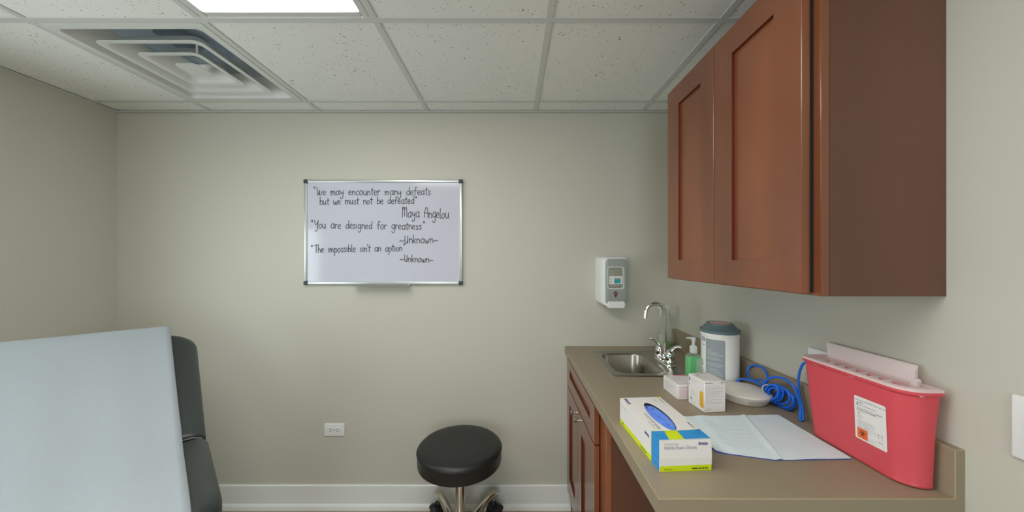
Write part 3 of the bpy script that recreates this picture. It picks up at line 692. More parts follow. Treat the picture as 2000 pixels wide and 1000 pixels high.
b.build('base', t, local=True)
b = MB(); b.X = Matrix.Translation((0, 0, SZ)) @ Matrix.Rotation(BA, 4, 'Y')
b.box(-BL+.06, -.03, -TW+.08, -.08, -.105, -.086, 'blackp', .003, 1); b.X = Matrix()
b.tube([(-.36, -TW/2, .60), (-.44, -TW/2, SZ+.12)], .014, 'alu', 10); b.build('back_support', t, local=True)

# paper sheet: taut from the head edge over the back, across the hinge and over the seat's front
rot = Matrix.Translation((-1.052, 1.165, 0)) @ Matrix.Rotation(yaw, 4, 'Z')
prof = [(-.560, .215), (-.566, .255), (-.556, .288), (-.540, .305), (-.528, .308), (-.50, .297), (-.44, .262), (-.36, .218), (-.26, .163), (-.18, .120), (-.10, .078), (-.05, .055), (.0, .036), (.06, .021), (.13, .0125), (.22, .0105), (.32, .010), (.40, .008), (.45, .002), (.475, -.012), (.488, -.035), (.490, -.10), (.488, -.19)]
prof = [(p.x, p.y) for p in catmull([(x, z, 0) for x, z in prof], 3)]
NY = 30; vs = []; fs = []
for i, (x, z) in enumerate(prof):
    f = min(max((x+.53)/.53, 0), 1); t0 = .084-.021*f-.004*min(max(x/.45, 0), 1); t1 = t0+.53
    for j in range(NY+1):
        q = j/NY; yy = t0+(t1-t0)*q
        wv = .0016*noise.noise(Vector((x*9, yy*6, 3)))+.0012*math.sin(yy*40+x*4)*min(1, max(0, (x+.55)*4))
        vs.append((x, -yy, SZ+.004+z+wv+.0014))
for i in range(len(prof)-1):
    for j in range(NY): a = i*(NY+1)+j; fs.append((a, a+1, a+NY+2, a+NY+1))
b = MB(); b.X = rot; b.add(vs, fs, 'paper'); o = b.build('paper_sheet')
tag(o, 'wide sheet of white crepe paper covering the exam table', 'paper')
md = o.modifiers.new('thickness', 'SOLIDIFY'); md.thickness = .0006

# ------------------------------------------------------------------ things on the counter
Z0 = ZC+.0004
def carton(b, w, d, h, m, r=.0015): b.box(0, w, 0, d, 0, h, m, r, 1)
ZF = lambda y, s=1: TR((0, 0, 0), (1, 0, 0), (0, 0, 1))

# glove box: local x across the front, y to the back, z up
W, D, H = .1238, .2406, .073
gl = (.3403, .7788, Z0); rz = R(3.5)
t = thing('glove_box', 'open box of blue nitrile exam gloves, white with lime and blue print, on the counter', 'glove box', gl, rz)
b = MB(); e = .0004; yb = .040
hc = (.0605, .122); ha, hb = .081, .0235                      # oval opening, long axis along y (slightly skewed)
sk = R(2.5)
oval = []
N = 48
for i in range(N):
    a = 2*math.pi*i/N; p, q = hb*math.cos(a), ha*math.sin(a)
    oval.append((hc[0]+p*math.cos(sk)+q*math.sin(sk), hc[1]-p*math.sin(sk)+q*math.cos(sk)))
def edge_hit(a):
    c, s_ = math.cos(a), math.sin(a); best = 1e9
    for val, dd, o_ in ((W, c, hc[0]), (0, c, hc[0]), (D, s_, hc[1]), (yb, s_, hc[1])):
        if abs(dd) > 1e-9:
            k_ = (val-o_)/dd
            if k_ > 0: best = min(best, k_)
    return (min(max(hc[0]+c*best, 0), W), min(max(hc[1]+s_*best, yb), D))
angs = [math.atan2(y-hc[1], x-hc[0]) for x, y in oval]; outer = [edge_hit(a) for a in angs]
for cx_, cy_ in ((0, yb), (W, yb), (W, D), (0, D)):
    k_ = min(range(N), key=lambda i: (outer[i][0]-cx_)**2+(outer[i][1]-cy_)**2); outer[k_] = (cx_, cy_)
b.loft([[(x, y, H) for x, y in outer], [(x, y, H+.0003) for x, y in oval], [(x, y, H-.0012) for x, y in oval]], 'card', False, False)
lx0, lx1 = .018, .062
b.quad((0, 0, H), (lx0+.006, 0, H), (lx0+.014, yb, H), (0, yb, H), 'blue'); b.quad((lx0+.006, 0, H), (lx1-.002, 0, H), (lx1+.002, yb, H), (lx0+.014, yb, H), 'lime'); b.quad((lx1-.002, 0, H), (W, 0, H), (W, yb, H), (lx1+.002, yb, H), 'blue')
cur = [(W*i/16, yb+.0002+(.0042*((i/16-.38)/.62)**2 if i > 6 else .001*(1-i/6))) for i in range(17)]
b.add([(x, y, H+.0003) for x, y in cur]+[(x, yb-.002, H+.0003) for x, y in cur], [(i, i+1, 18+i, 17+i) for i in range(16)], 'blue')
b.add([(x, y+.0013, H+.0004) for x, y in cur]+[(x, y, H+.0004) for x, y in cur], [(i, i+1, 18+i, 17+i) for i in range(16)], 'lime')
b.quad((lx0+.0138, yb-.0025, H+.0005), (lx1+.0019, yb-.0025, H+.0005), (lx1+.0019, yb+.0012, H+.0005), (lx0+.0138, yb+.0012, H+.0005), 'lime')
# front (bulging slightly), sides, back, bottom
fb = [(0, .0), (.014, -.0012), (.030, -.002), (.050, -.0012), (H, 0)]
for i in range(4):
    (z0, y0_), (z1, y1_) = fb[i], fb[i+1]
    b.quad((0, y0_, z0), (W, y0_, z0), (W, y1_, z1), (0, y1_, z1), 'lime' if i == 0 else 'card')
    b.add([(0, 0, z0), (0, y0_, z0), (0, y1_, z1), (0, 0, z1)], [(0, 1, 2, 3)], 'card'); b.add([(W, 0, z0), (W, y0_, z0), (W, y1_, z1), (W, 0, z1)], [(0, 1, 2, 3)], 'card')
for x, in ((0,), (W,)):
    b.quad((x, 0, 0), (x, yb, 0), (x, yb, H), (x, 0, H), 'blue'); b.quad((x, yb, 0), (x, D, 0), (x, D, .0135), (x, yb, .0135), 'lime'); b.quad((x, yb, .0135), (x, D, .0135), (x, D, H), (x, yb, H), 'card')
    s_ = -1 if x == 0 else 1
    b.quad((x+s_*.0003, yb, 0), (x+s_*.0003, yb+.0018, 0), (x+s_*.0003, yb+.0018, H), (x+s_*.0003, yb, H), 'lime')
    b.quad((x+s_*.0003, .0, 0), (x+s_*.0003, .0016, 0), (x+s_*.0003, .0016, H), (x+s_*.0003, .0, H), 'card')
b.quad((0, D, 0), (W, D, 0), (W, D, H), (0, D, H), 'card'); b.quad((0, 0, 0), (W, 0, 0), (W, D, 0), (0, D, 0), 'card')
b.quad((0, .0002, H+.0006), (W, .0002, H+.0006), (W, .0016, H+.0006), (0, .0016, H+.0006), 'card')
b.quad((W-.012, D-.012, H+.0005), (W-.004, D-.004, H+.0005), (W-.004, D, H+.0005), (W-.014, D, H+.0005), 'lime')
F = lambda x, z, y=-.0026: TR((x, y, z), (1, 0, 0), (0, 0, 1))
b.text('Powder Free', .034, F(.0105, .0615, -.0012), 'greyt', size=.0075)
b.text('Nitrile Exam Gloves', .078, F(.0095, .0520, -.0018), 'lilac', size=.0115)
b.text('imco', .0225, F(.092, .0605, -.0014), 'purple', size=.0105, bold=.035)
b.text('Medium', .019, F(.010, .0045, -.0016), 'blackt', size=.0050)
for k_, (a, c) in enumerate(((.076, .0905), (.092, .098), (.0995, .1065), (.108, .115))): b.quad((a, -.0016, .0052), (c, -.0016, .0052), (c, -.0019, .0076), (a, -.0019, .0076), 'blackt')
SL_ = lambda y, z: TR((-.0006, y, z), (0, -1, 0), (0, 0, 1))
b.text('imco', .024, SL_(.075, .052), 'purple', size=.0135, bold=.03)
b.text('Nitrile Exam Gloves', .046, SL_(.232, .053), 'greyt', size=.007)
b.quad((-.0006, .225, .006), (-.0006, .21, .006), (-.0006, .21, .0085), (-.0006, .225, .0085), 'blackt'); b.quad((-.0006, .10, .005), (-.0006, .065, .005), (-.0006, .065, .0075), (-.0006, .10, .0075), 'blackt')
TP = lambda x, y: TR((x, y, H+.0006), (0, 1, 0), (-1, 0, 0))
TQ = lambda x, y: TR((x, y, H+.0006), (0, -1, 0), (1, 0, 0))
b.text('imco', .038, TQ(.008, .232), 'purple', size=.016, bold=.03)
b.text('Nitrile Exam Gloves', .086, TP(.0305, .050), 'lilac', size=.0125)
b.text('Powder Free', .036, TP(.0185, .055), 'greyt', size=.0075)
b.text('Medium', .030, TQ(.112, .082), 'blackt', size=.0085)
b.quad((.112, .226, H+.0006), (.1155, .226, H+.0006), (.1155, .195, H+.0006), (.112, .195, H+.0006), 'greyt')
b.quad((.095, .226, H+.0006), (.097, .226, H+.0006), (.097, .205, H+.0006), (.095, .205, H+.0006), 'greyt')
b.build('carton', t, local=True, fix=False)

# bunched gloves showing through the opening
b = MB(); b.X = Matrix.Translation(gl) @ Matrix.Rotation(rz, 4, 'Z'); vs = []; fs = []; nr = 14
for i in range(nr+1):
    for j in range(N):
        a = 2*math.pi*j/N; f = 1.22*i/nr
        p, q = hb*f*math.cos(a), ha*min(f*1.0, 1.18)*math.sin(a)
        fold = .0032*noise.noise(Vector((p*55, q*28, 1.5)))+.0035*abs(noise.noise(Vector((p*42+q*26, q*38-p*30, 5))))
        zz = H-.0032-.0008*f*f*3+fold - (.010 if f > 1.02 else 0)
        if q > ha*.70: zz -= .0025*(q-ha*.70)/(ha*.3)
        vs.append((min(max(hc[0]+p*math.cos(sk)+q*math.sin(sk), .004), W-.004), min(max(hc[1]-p*math.sin(sk)+q*math.cos(sk), .004), D-.004), min(zz, H-.0016)))
for i in range(nr):
    for j in range(N): fs.append((i*N+j, i*N+(j+1) % N, (i+1)*N+(j+1) % N, (i+1)*N+j))
b.add(vs, fs, 'glove')
for (x, y, l, a_, wd) in ((.052, .176, .020, 1.0, .0026), (.064, .165, .017, .45, .0022), (.050, .160, .010, .2, .0018), (.060, .075, .016, 1.25, .0010), (.072, .135, .012, -.6, .0008), (.056, .118, .007, .8, .0010)):
    c_, s2 = math.cos(a_), math.sin(a_); zz = H-.0012
    b.add([(x-c_*l/2, y-s2*l/2, zz), (x+s2*wd, y-c_*wd, zz+.0002), (x+c_*l/2, y+s2*l/2, zz), (x-s2*wd*.4, y+c_*wd*.4, zz)], [(0, 1, 2, 3)], 'gloved')
o = b.build('glove', fix=False); tag(o, 'blue nitrile glove bunched up in the oval opening of the glove box', 'glove')

def lines(b, face, x0, x1, zs, m, seed, hh=.0008):
    """rows of unreadably small print as short bars; face(x,z) gives the point"""
    rd = random.Random(seed)
    for z in zs:
        x = x0; end = x0+(x1-x0)*rd.uniform(.45, 1)
        while x < end:
            l = rd.uniform(.004, .014); e_ = min(x+l, end)
            b.quad(face(x, z), face(e_, z), face(e_, z+hh), face(x, z+hh), m); x = e_+.0012

# flat pale pink carton
w_, d_, h_ = .088, .107, .051
t = thing('carton_box', 'low white and pale pink carton behind the taller box with orange mark', 'box', (.579, 1.182, Z0), R(1))
b = MB(); carton(b, w_, d_, h_, 'card')
b.quad((.006, -.0004, .004), (w_-.004, -.0004, .004), (w_-.004, -.0004, h_-.003), (.006, -.0004, h_-.003), 'pink')
b.quad((.014, d_-.014, h_+.0004), (.020, d_-.014, h_+.0004), (.018, d_-.006, h_+.0004), (.010, d_-.006, h_+.0004), 'red')
b.quad((.034, d_-.014, h_+.0004), (w_-.002, d_-.014, h_+.0004), (w_-.002, d_-.005, h_+.0004), (.033, d_-.005, h_+.0004), 'red')
lines(b, lambda x, z: (x, -.0007, z), .010, w_-.008, [h_-.008-.005*k for k in range(8)], 'greyt', 3)
lines(b, lambda x, z: (-.0005, .10-x, z), .006, .075, [h_-.012-.0045*k for k in range(7)], 'greyt', 4)
lines(b, lambda x, z: (x, d_-.03-z, h_+.0005), .012, w_-.02, [.006*k for k in range(6)], 'greyt', 14)
b.quad((.018, .012, h_+.0005), (w_, .012, h_+.0005), (w_, .0145, h_+.0005), (.018, .0125, h_+.0005), 'greyt')
b.build('carton', t, local=True, fix=False)

# taller white carton with the orange mark
w_, d_, h_ = .0725, .083, .100
t = thing('carton_box', 'taller white carton with an orange mark on its side, on the counter', 'box', (.6148, 1.080, Z0), R(5.5))
b = MB(); carton(b, w_, d_, h_, 'card')
rdl = lambda x, z: (x, -.0004, z)
for z, a, c in ((.094, .003, .028), (.094, .055, .068)): b.quad(rdl(a, z), rdl(c, z), rdl(c, z+.0016), rdl(a, z+.0016), 'blackt')
lines(b, rdl, .005, .066, [.082-.0052*k for k in range(11)], 'greyt', 5, .0010)
b.quad(rdl(.004, .0305), rdl(.064, .0305), rdl(.064, .0311), rdl(.004, .0311), 'greyt'); lines(b, rdl, .005, .03, [.012, .008], 'greyt', 6)
sd = lambda y, z: (-.0004, y, z)
arc = [sd(.004, .012)]+[sd(.024-.008*(1-math.cos(R(a)))*0-.012+.012*math.cos(R(a)), .012+.010-.010*math.sin(R(90-a*0))) for a in ()]
om = rrect(.0045, .0225, .012, .064, .0085, -.0004, 6, ax='x')
om = [p if p[1] > .0135 else (p[0], .0045, p[2]) for p in om]
b.add(om, [tuple(range(len(om)))], 'amber')
b.quad(sd(.078, .078), sd(.073, .078), sd(.073, .090), sd(.078, .090), 'purple'); b.quad(sd(.078, .062), sd(.074, .062), sd(.074, .070), sd(.078, .070), 'greyt')
sdl = lambda x, z: sd(.080-x, z)
lines(b, sdl, .012, .06, [.088, .083, .078], 'greyt', 7); lines(b, sdl, .008, .045, [.052, .047, .042, .037], 'greyt', 8)
for a, c, z, hh in ((.074, .060, .018, .008), (.076, .056, .012, .0015), (.074, .064, .030, .0015), (.050, .047, .010, .005)): b.quad(sd(a, z), sd(c, z), sd(c, z+hh), sd(a, z+hh), 'greyt')
tp = lambda x, y: (x, y, h_+.0004)
b.quad(tp(.012, .060), tp(.026, .060), tp(.026, .066), tp(.012, .066), 'greyt'); b.quad(tp(.040, .076), tp(.058, .076), tp(.058, .079), tp(.040, .079), 'blackt')
lines(b, lambda x, z: tp(x, .05-z), .008, .05, [0, .006, .012], 'greyt', 9)
b.build('carton', t, local=True, fix=False)

# access point: round white puck with vent slots
ax_, ay_ = .815, 1.188
t = thing('access_point', 'round white wireless access point lying beside the blue cable', 'access point', (ax_, ay_, Z0))
b = MB(); pr = [(.060, .0), (.066, .002), (.079, .024), (.0815, .030), (.080, .033), (.070, .037), (.045, .0405), (.012, .042)]
b.lathe(pr, 'ap', (ax_, ay_, Z0), 64); sh = b.build('shell', t, angle=32)
b = MB()
for k in range(14):
    a = R(-112+k*4.6); r0, r1 = .0705, .0775
    for (ra, za, rb_, zb_) in ((r0, .008, r1, .021),):
        c_, s_ = math.cos(a), math.sin(a); tx, ty = -s_*.0009, c_*.0009
        b.quad((ax_+c_*(ra+.0006)-tx, ay_+s_*(ra+.0006)-ty, Z0+za), (ax_+c_*(ra+.0006)+tx, ay_+s_*(ra+.0006)+ty, Z0+za), (ax_+c_*(rb_+.0008)+tx, ay_+s_*(rb_+.0008)+ty, Z0+zb_), (ax_+c_*(rb_+.0008)-tx, ay_+s_*(rb_+.0008)-ty, Z0+zb_), 'greyp')
b.build('vent_slots', sh, fix=False)

# wipes canister
kx, ky = .828, 1.347; rc = .068
t = thing('wipes_canister', 'tall white canister of wipes with a slate grey lid against the backsplash', 'canister', (kx, ky, Z0))
b = MB(); b.lathe([(rc-.004, 0), (rc-.001, .003), (rc-.001, .010), (rc-.002, .012), (rc-.002, .190), (rc, .192), (rc, .197), (rc-.002, .199), (rc-.002, .206)], 'can', (kx, ky, Z0), 64); body = b.build('tub', t)
b = MB()
def patch(r, a0, a1, z0, z1, m, n=14, rx=0):
    vs = []; 
    for i in range(n+1):
        a = R(a0+(a1-a0)*i/n)
        for z in (z0, z1): vs.append((kx+r*math.cos(a), ky+r*math.sin(a), Z0+z))
    b.add(vs, [(2*i, 2*i+2, 2*i+3, 2*i+1) for i in range(n)], m)
rl = rc-.0016
patch(rl, 194, 252, .018, .182, 'label'); patch(rl, 252, 254, .020, .180, 'label', 1); patch(rl, 170, 191, .168, .184, 'label', 5); patch(rl, 172, 190, .152, .155, 'greyt', 4)
rdm = random.Random(2)
patch(rl+.0002, 196, 214, .1395, .1405, 'card', 4)
for k in range(22):
    z = .132-k*.0042; a1 = 250-rdm.uniform(0, 16)
    if k in (4, 8, 9, 14): continue
    patch(rl+.0002, 197, a1, z, z+.0014, 'labelt', 10)
for z, a0, a1 in ((.088, 172, 182), (.080, 170, 180), (.074, 172, 184), (.05, 172, 182), (.044, 171, 183)): patch(rl, a0, a1, z, z+.004, 'greyp', 3)
patch(rl+.0003, 176, 186, .171, .180, 'labelt', 3)
b.build('label', body, fix=False)
b = MB(); b.lathe([(rc-.006, .203), (rc+.001, .2035), (rc+.0028, .2055), (rc+.0028, .2145), (rc+.001, .2165), (rc-.004, .2175), (.050, .233), (.049, .2375), (.046, .239), (.041, .239), (.040, .2375), (.012, .2375)], 'lid', (kx, ky, Z0), 64); ld = b.build('lid', t, angle=24)
b = MB(); b.lathe([(.036, .2376), (.036, .2385), (.004, .2388)], 'pinkd', (kx, ky, Z0), 36); b.build('lid_sticker', ld)

# hand sanitizer pump bottle
hx, hy = .7365, 1.372
t = thing('sanitizer_bottle', 'small clear pump bottle of green gel beside the sink', 'bottle', (hx, hy, Z0))
def rbx(hw, hd, z, r): return rrect(hx-hw, hx+hw, hy-hd, hy+hd, r, Z0+z, 5)
b = MB(); b.loft([rbx(.024, .015, 0, .008), rbx(.0272, .0185, .003, .009), rbx(.0275, .0188, .096, .009), rbx(.0255, .017, .104, .010), rbx(.016, .013, .110, .012), rbx(.0125, .0125, .113, .0124), rbx(.0125, .0125, .118, .0124)], 'clearp'); b.build('bottle', t)
b = MB(); b.loft([rbx(.0262, .0176, .0015, .008), rbx(.0264, .0178, .094, .008)], 'green'); b.build('gel', t)
b = MB(); b.loft([[(hx+x, hy-.0192, Z0+z) for x, z in ((.002, .004), (.0268, .004), (.0268, .092), (.002, .092))], [(hx+x, hy-.0189, Z0+z) for x, z in ((.002, .004), (.0268, .004), (.0268, .092), (.002, .092))]], 'frost'); b.build('label', t)
b = MB(); b.lathe([(.0138, .113), (.0142, .116), (.0142, .134), (.0125, .139), (.009, .142), (.0055, .144), (.0055, .157), (.0095, .166), (.0100, .172), (.007, .175)], 'pump', (hx, hy, Z0), 24)
b.tube([(hx+.004, hy, Z0+.170), (hx-.010, hy-.001, Z0+.1715), (hx-.024, hy-.002, Z0+.1735), (hx-.030, hy-.002, Z0+.1715)], [.006, .0048, .0036, .003], 'pump', 12); b.build('pump', t)

# spray bottle in the corner behind the faucet
px_, py_ = .842, 1.850
t = thing('spray_bottle', 'clear trigger spray bottle with green cleaner in the corner behind the faucet', 'bottle', (px_, py_, Z0))
pr = [(.036, 0), (.040, .004), (.040, .060), (.037, .085), (.027, .125), (.018, .165), (.0145, .190), (.0125, .205)]
b = MB(); b.lathe(pr, 'clearp', (px_, py_, Z0), 36); b.build('bottle', t)
b = MB(); b.lathe([(.034, .003), (.0385, .006), (.0385, .038)], 'greenl', (px_, py_, Z0), 36); b.build('cleaner', t)
b = MB()
patch_ = [(px_+.0408*math.cos(R(a)), py_+.0408*math.sin(R(a))) for a in range(185, 246, 6)]
b.add([(x, y, Z0+z) for x, y in patch_ for z in (.032, .085)], [(2*i, 2*i+2, 2*i+3, 2*i+1) for i in range(len(patch_)-1)], 'frost')
p2 = patch_[5:9]; b.add([(px_+(x-px_)*1.012, py_+(y-py_)*1.012, Z0+z) for x, y in p2 for z in (.034, .044)], [(2*i, 2*i+2, 2*i+3, 2*i+1) for i in range(len(p2)-1)], 'green')
b.build('label', t, fix=False)
b = MB(); b.lathe([(.0155, .196), (.0155, .212), (.011, .216)], 'pump', (px_, py_, Z0), 20)
b.box(px_-.036, px_+.018, py_-.011, py_+.011, Z0+.216, Z0+.240, 'pump', .006, 2); b.box(px_-.044, px_-.034, py_-.006, py_+.006, Z0+.224, Z0+.236, 'pump', .002, 1)
b.tube([(px_-.022, py_, Z0+.218), (px_-.028, py_, Z0+.205), (px_-.030, py_, Z0+.190), (px_-.026, py_, Z0+.178)], [.005, .0045, .004, .003], 'pump', 10); b.build('trigger_head', t)

# blue network cable
rcab = .0036
def PX(px, py, X): d = FPX*X/(px-1000); return (X, d, EYE-(py-VPY)*d/FPX)
path = [(.792, 1.262, Z0+.030), (.80, 1.270, Z0+.044)]
path = [PX(1437, 752, .835), PX(1440, 744, .845), PX(1450, 740, .852), PX(1469, 744, .856), PX(1486, 752, .858), PX(1492, 762, .862)]
hub = Vector((.868, 1.150, .953))
rd = random.Random(11)
e1 = Vector((.022, -.95, -.10)).normalized()
for (cx_, cy_, rx, ry, tl, X_) in ((1507, 766, 13, 15, 20, .853), (1511, 770, 11, 13, -10, .860), (1513, 768, 16, 17, -20, .867), (1521, 771, 23, 16, 28, .873), (1527, 776, 25, 17, 32, .880), (1532, 782, 22, 16, 25, .887), (1537, 784, 17, 17, 10, .894)):
    for q in range(9):                                          # the hank: loops of several sizes leaning on the backsplash
        a = 2*math.pi*q/9+math.pi; p, r_ = rx*math.cos(a), ry*math.sin(a); c_, s_ = math.cos(R(tl)), math.sin(R(tl))
        path.append(PX(cx_+p*c_-r_*s_, cy_+p*s_+r_*c_, X_+.004*math.sin(a)))
path += [PX(1493, 752, .868), PX(1487, 742, .872), PX(1470, 743, .876)]
path += [PX(1464, 736, .884), PX(1460, 725, .892), PX(1464, 717, .900), PX(1475, 713.5, .902), PX(1489, 718, .901), PX(1497, 729, .898), PX(1499, 742, .890), PX(1494, 755, .876), PX(1497, 764, .868)]
path += [PX(1491, 757, .862), PX(1495, 746, .866), PX(1503, 739, .870), PX(1514, 736.5, .874), PX(1530, 739, .876), PX(1546, 750, .880), PX(1557, 770, .884), PX(1563, 797, .886)]
path += [(.8755, 1.028, ZC+.0060), (.8765, 1.0225, ZC+.0052), (.882, 1.0240, ZC+.0060), PX(1567, 797, .888), PX(1561, 770, .890), PX(1559.5, 742, .894), PX(1564, 720, .900), (.905, 1.043, 1.088), (.911, 1.022, 1.080), (.915, 1.019, 1.077)]
path = [(min(p[0], BS-.0042) if p[2] < ZC+.1 else p[0], p[1], max(p[2], ZC+rcab+.0004)) for p in path]
t = thing('network_cable', 'bright blue network cable tied in a coil next to the access point', 'cable', (.868, 1.12, Z0))
MB().tube(catmull(path, 6), rcab, 'cable', 9).build('cable', t)
b = MB(); cc = Vector(PX(1498, 759, .868)); n1 = e1.cross(Vector((1, 0, 0))).normalized()
b.tube([cc+Vector((1, 0, 0))*.016*math.cos(2*math.pi*i/24)+n1*.0145*math.sin(2*math.pi*i/24) for i in range(24)], .0028, 'tie', 8, True, flat=.6); b.build('rubber_band', t)

# pale blue underpad
pc = [(.5165, .856), (.640, .8225), (.8335, .828), (.8365, 1.062), (.515, 1.050)]
fl, fm, fr, br, bl = [Vector(p+(0,)) for p in pc]
nx, ny = 90, 60; vs = []
mid = .39
for j in range(ny+1):
    q = j/ny
    for i in range(nx+1):
        p = i/nx
        f = fl.lerp(fm, p/mid) if p < mid else fm.lerp(fr, (p-mid)/(1-mid))
        P_ = f.lerp(bl.lerp(br, p), q)
        cr = p-(.44-.0+.22*q)                                    # raised crease running back to the right
        z = .0008+(.0020+.0050*min(q*4, 1))*math.exp(-(cr/(.030 if cr < 0 else .012))**2)*(1-.45*q)+.0025*math.exp(-((p-.12-.10*q)/.05)**2)*min(q*5, 1)+.0012*noise.noise(Vector((p*5, q*4, 2)))+.0010
        z += .004*math.exp(-(p/.05)**2)*math.exp(-(q/.35)**2)
        if q > .94: z += .002*abs(noise.noise(Vector((p*9, 0, 7))))
        vs.append((P_.x, P_.y, ZC+.0012+max(z, 0)))
fs = [(j*(nx+1)+i, j*(nx+1)+i+1, (j+1)*(nx+1)+i+1, (j+1)*(nx+1)+i) for j in range(ny) for i in range(nx)]
pad_root = thing('underpad', 'pale blue embossed disposable pad lying flat between glove box and red container', 'pad', (.675, .94, ZC))
MB().add(vs, fs, 'pad').build('embossed_top', pad_root, fix=False)
edge = [k for k in range(nx+1)]+[j*(nx+1)+nx for j in range(1, ny+1)]+[ny*(nx+1)+i for i in range(nx-1, -1, -1)]+[j*(nx+1) for j in range(ny-1, 0, -1)]
top = [vs[k] for k in edge]; low = [(x, y, ZC+.0003) for x, y, z in top]
b = MB(); b.loft([top, low], 'padblue', False, True); b.build('backing', pad_root, fix=False)

# ------------------------------------------------------------------ sharps container
t = thing('sharps_container', 'translucent red sharps container with milky lid standing at the counter end by the wall', 'sharps container', (.868, .84, Z0))
def ring(x0, x1, y0, y1, r, z):
    """rounded on the two corners that face the room"""
    out = []
    for cx_, cy_, a0, rr_ in ((x1, y1, 0, .006), (x0, y1, 90, r*.6), (x0, y0, 180, r), (x1, y0, 270, .006)):
        sx_ = -1 if cx_ == x1 else 1; sy_ = -1 if cy_ == y1 else 1
        for i in range(9): a = R(a0+90*i/8); out.append((cx_+sx_*rr_+rr_*math.cos(a), cy_+sy_*rr_+rr_*math.sin(a), z))
    return out
ZL = 1.130; hz = ZL-Z0
def sec(f, ins=0):
    return ring(.8415-.008*f+ins, .8965+.018*max(0, f-.5)-ins, .7165-.006*f+ins, .957+.020*f-ins, .040, Z0+hz*f)
def sec_at(f, dz, ins): return [(x, y, z+dz) for x, y, z in sec(f, ins)]
b = MB(); th = .0016
b.loft([sec_at(0, .004, .006), sec_at(0, 0, .006), sec_at(0, .002, .001), sec_at(0, .006, -.0008), sec_at(0, .010, .0), sec(.3), sec(.6), sec(.93), sec(.955, -.0045), sec(.965, -.0045), sec(.985, -.001), sec(1.0), sec(1.0, th), sec(.6, th), sec(.3, th), sec_at(0, .004, th)], 'sharps', False, True)
body = b.build('bin', t)
b = MB()                                                        # sticker on the room side
fx = lambda z: .8415-.008*((z-Z0)/hz)-.0007
def S(y, z, o=0): return (fx(z)-o, y, z)
ly0, ly1, lz0, lz1 = .755, .825, .974, 1.077
rr2 = rrect(ly0, ly1, lz0, lz1, .004, 0, 4, ax='x'); b.add([S(p[1], p[2]) for p in rr2], [tuple(range(len(rr2)))], 'card')
def bar(a, c, z, h_, m): b.quad(S(ly1-a, z, .0004), S(ly1-c, z, .0004), S(ly1-c, z+h_, .0004), S(ly1-a, z+h_, .0004), m)
bar(0, .07, 1.0680, .0008, 'purple')
bar(.006, .021, 1.0625, .0011, 'blackt'); bar(.006, .009, 1.056, .004, 'blackt')
SX = lambda a, z: TR(S(ly1-a, z, .0006), (0, -1, 0), (.037, 0, 1))
lines(b, lambda x, z: S(ly1-x, z, .0004), .030, .066, [1.0715], 'greyt', 21, .0007)
lines(b, lambda x, z: S(ly1-x, z, .0004), .011, .05, [1.0565], 'greyt', 22, .0020)
b.quad(S(ly1-.006, 1.0495, .0004), S(ly1-.044, 1.0495, .0004), S(ly1-.044, 1.0510, .0004), S(ly1-.006, 1.0510, .0004), 'greyt'); bar(.047, .063, 1.0490, .0020, 'greyp')
b.text('SHARPS CONTAINER', .043, SX(.006, 1.0445), 'blackt', size=.0042)
lines(b, lambda x, z: S(ly1-x, z, .0004), .007, .026, [1.0415, 1.032, 1.029, 1.026], 'greyt', 23, .0008); bar(.009, .012, 1.0355, .003, 'greyp')
lines(b, lambda x, z: S(ly1-x, z, .0004), .007, .052, [1.020-.0022*k for k in range(11)], 'greyt', 24, .0006)
lines(b, lambda x, z: S(ly1-x, z, .0004), .012, .046, [.9965, .9942, .9915], 'greyt', 25, .0007)
lines(b, lambda x, z: S(ly1-x, z, .0004), .030, .052, [.984, .9815, .978], 'greyt', 26, .0007); bar(.052, .062, .9875, .0016, 'greyp')
bar(.053, .054, .996, .009, 'greyp'); bar(.060, .061, .996, .009, 'greyp'); bar(.051, .056, 1.005, .0014, 'greyp'); bar(.058, .063, 1.005, .0014, 'greyp')
bar(.0055, .029, .978, .0235, 'orange')
bc_ = (ly1-.0172, .9905)                                          # biohazard trefoil
def ringseg(cy_, cz_, r0, r1, a0, a1, m, n=12):
    vs_ = []
    for i in range(n+1):
        a = R(a0+(a1-a0)*i/n)
        for r_ in (r0, r1): vs_.append(S(cy_-r_*math.cos(a), cz_+r_*math.sin(a), .0007))
    b.add(vs_, [(2*i, 2*i+1, 2*i+3, 2*i+2) for i in range(n)], m)
for a in (90, 210, 330):
    cy_, cz_ = bc_[0]-.0038*math.cos(R(a)), bc_[1]+.0038*math.sin(R(a))
    ringseg(cy_, cz_, .0028, .0040, a+35, a+325, 'maroon', 16)
ringseg(bc_[0], bc_[1], .0030, .0039, 0, 360, 'maroon', 20); ringseg(bc_[0], bc_[1], .0, .0011, 0, 360, 'orange', 8)
bar(.010, .0245, .9797, .0009, 'maroon')
b.build('warning_label', body, fix=False)
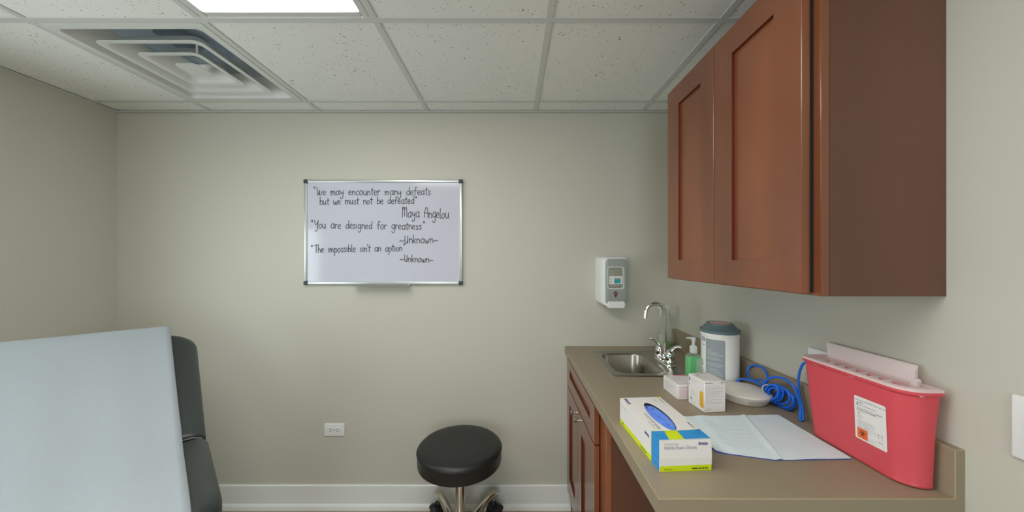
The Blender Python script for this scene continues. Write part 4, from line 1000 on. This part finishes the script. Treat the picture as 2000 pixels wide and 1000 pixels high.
# milky lid: plate with a long slot, row of teeth, raised flap
b = MB(); lo = sec_at(1.0, .0005, -.003)
slot = ring(.844, .893, .745, .945, .014, ZL+.002)
b.loft([sec_at(1.0, -.004, -.0035), sec_at(1.0, .0012, -.0035), sec_at(1.0, .0025, -.001), [(x, y, ZL+.0025) for x, y, z in sec(1.0, .008)], [(x, y, ZL-.003) for x, y, z in slot], [(x, y, ZL-.012) for x, y, z in slot]], 'flap', False, False)
lidp = b.build('lid', t)
for k in range(7):                                              # row of pointed fins across the opening
    y0 = .752+k*.0265; p3 = [(.8435, y0, ZL+.0022), (.8435, y0+.019, ZL+.0022), (.876, y0+.022, ZL+.0035)]
    MB().loft([p3, [(x, y, z-.0012) for x, y, z in p3]], 'latch').build('tooth', lidp)
b = MB()
f0, f1 = (.8965, ZL-.001), (.9115, 1.1665)
b.loft([[(f0[0], .748, f0[1]), (f1[0], .760, f1[1]), (f1[0]+.0012, .760, f1[1]), (f0[0]+.0014, .748, f0[1])], [(f0[0], .960, f0[1]), (f1[0], .980, f1[1]), (f1[0]+.0012, .980, f1[1]), (f0[0]+.0014, .960, f0[1])]], 'flap')
b.loft([[(f0[0], .748, f0[1]), (f1[0], .760, f1[1]), (f1[0]-.010, .757, f1[1]-.010), (.874, .735, ZL+.002)], [(f0[0], .7468, f0[1]), (f1[0], .7588, f1[1]), (f1[0]-.010, .7558, f1[1]-.010), (.874, .7338, ZL+.002)]], 'flap')
b.tube([(f1[0], .760, f1[1]), (f1[0], .980, f1[1])], .0016, 'flap', 8); b.build('flap', t)
b = MB(); b.loft([[(.8745, y, z) for y, z in ((.742, ZL), (.742, ZL+.012), (.738, ZL+.018), (.730, ZL+.018), (.726, ZL+.012), (.731, ZL+.009), (.731, ZL), (.718, ZL-.003), (.718, ZL-.006), (.742, ZL-.004))], [(.881, y, z) for y, z in ((.742, ZL), (.742, ZL+.012), (.738, ZL+.018), (.730, ZL+.018), (.726, ZL+.012), (.731, ZL+.009), (.731, ZL), (.718, ZL-.003), (.718, ZL-.006), (.742, ZL-.004))]], 'latch'); b.build('latch', t)
for (x, y) in ((.8325, .925), (.8322, .828)): MB().box(x-.0015, x+.002, y-.006, y+.006, ZL-.013, ZL-.009, 'flap', .001, 1).build('snap_tab', t)
for x in (.862, .892): MB().box(x-.005, x+.005, .7085, .712, ZL-.013, ZL-.009, 'flap', .001, 1).build('snap_tab', t)
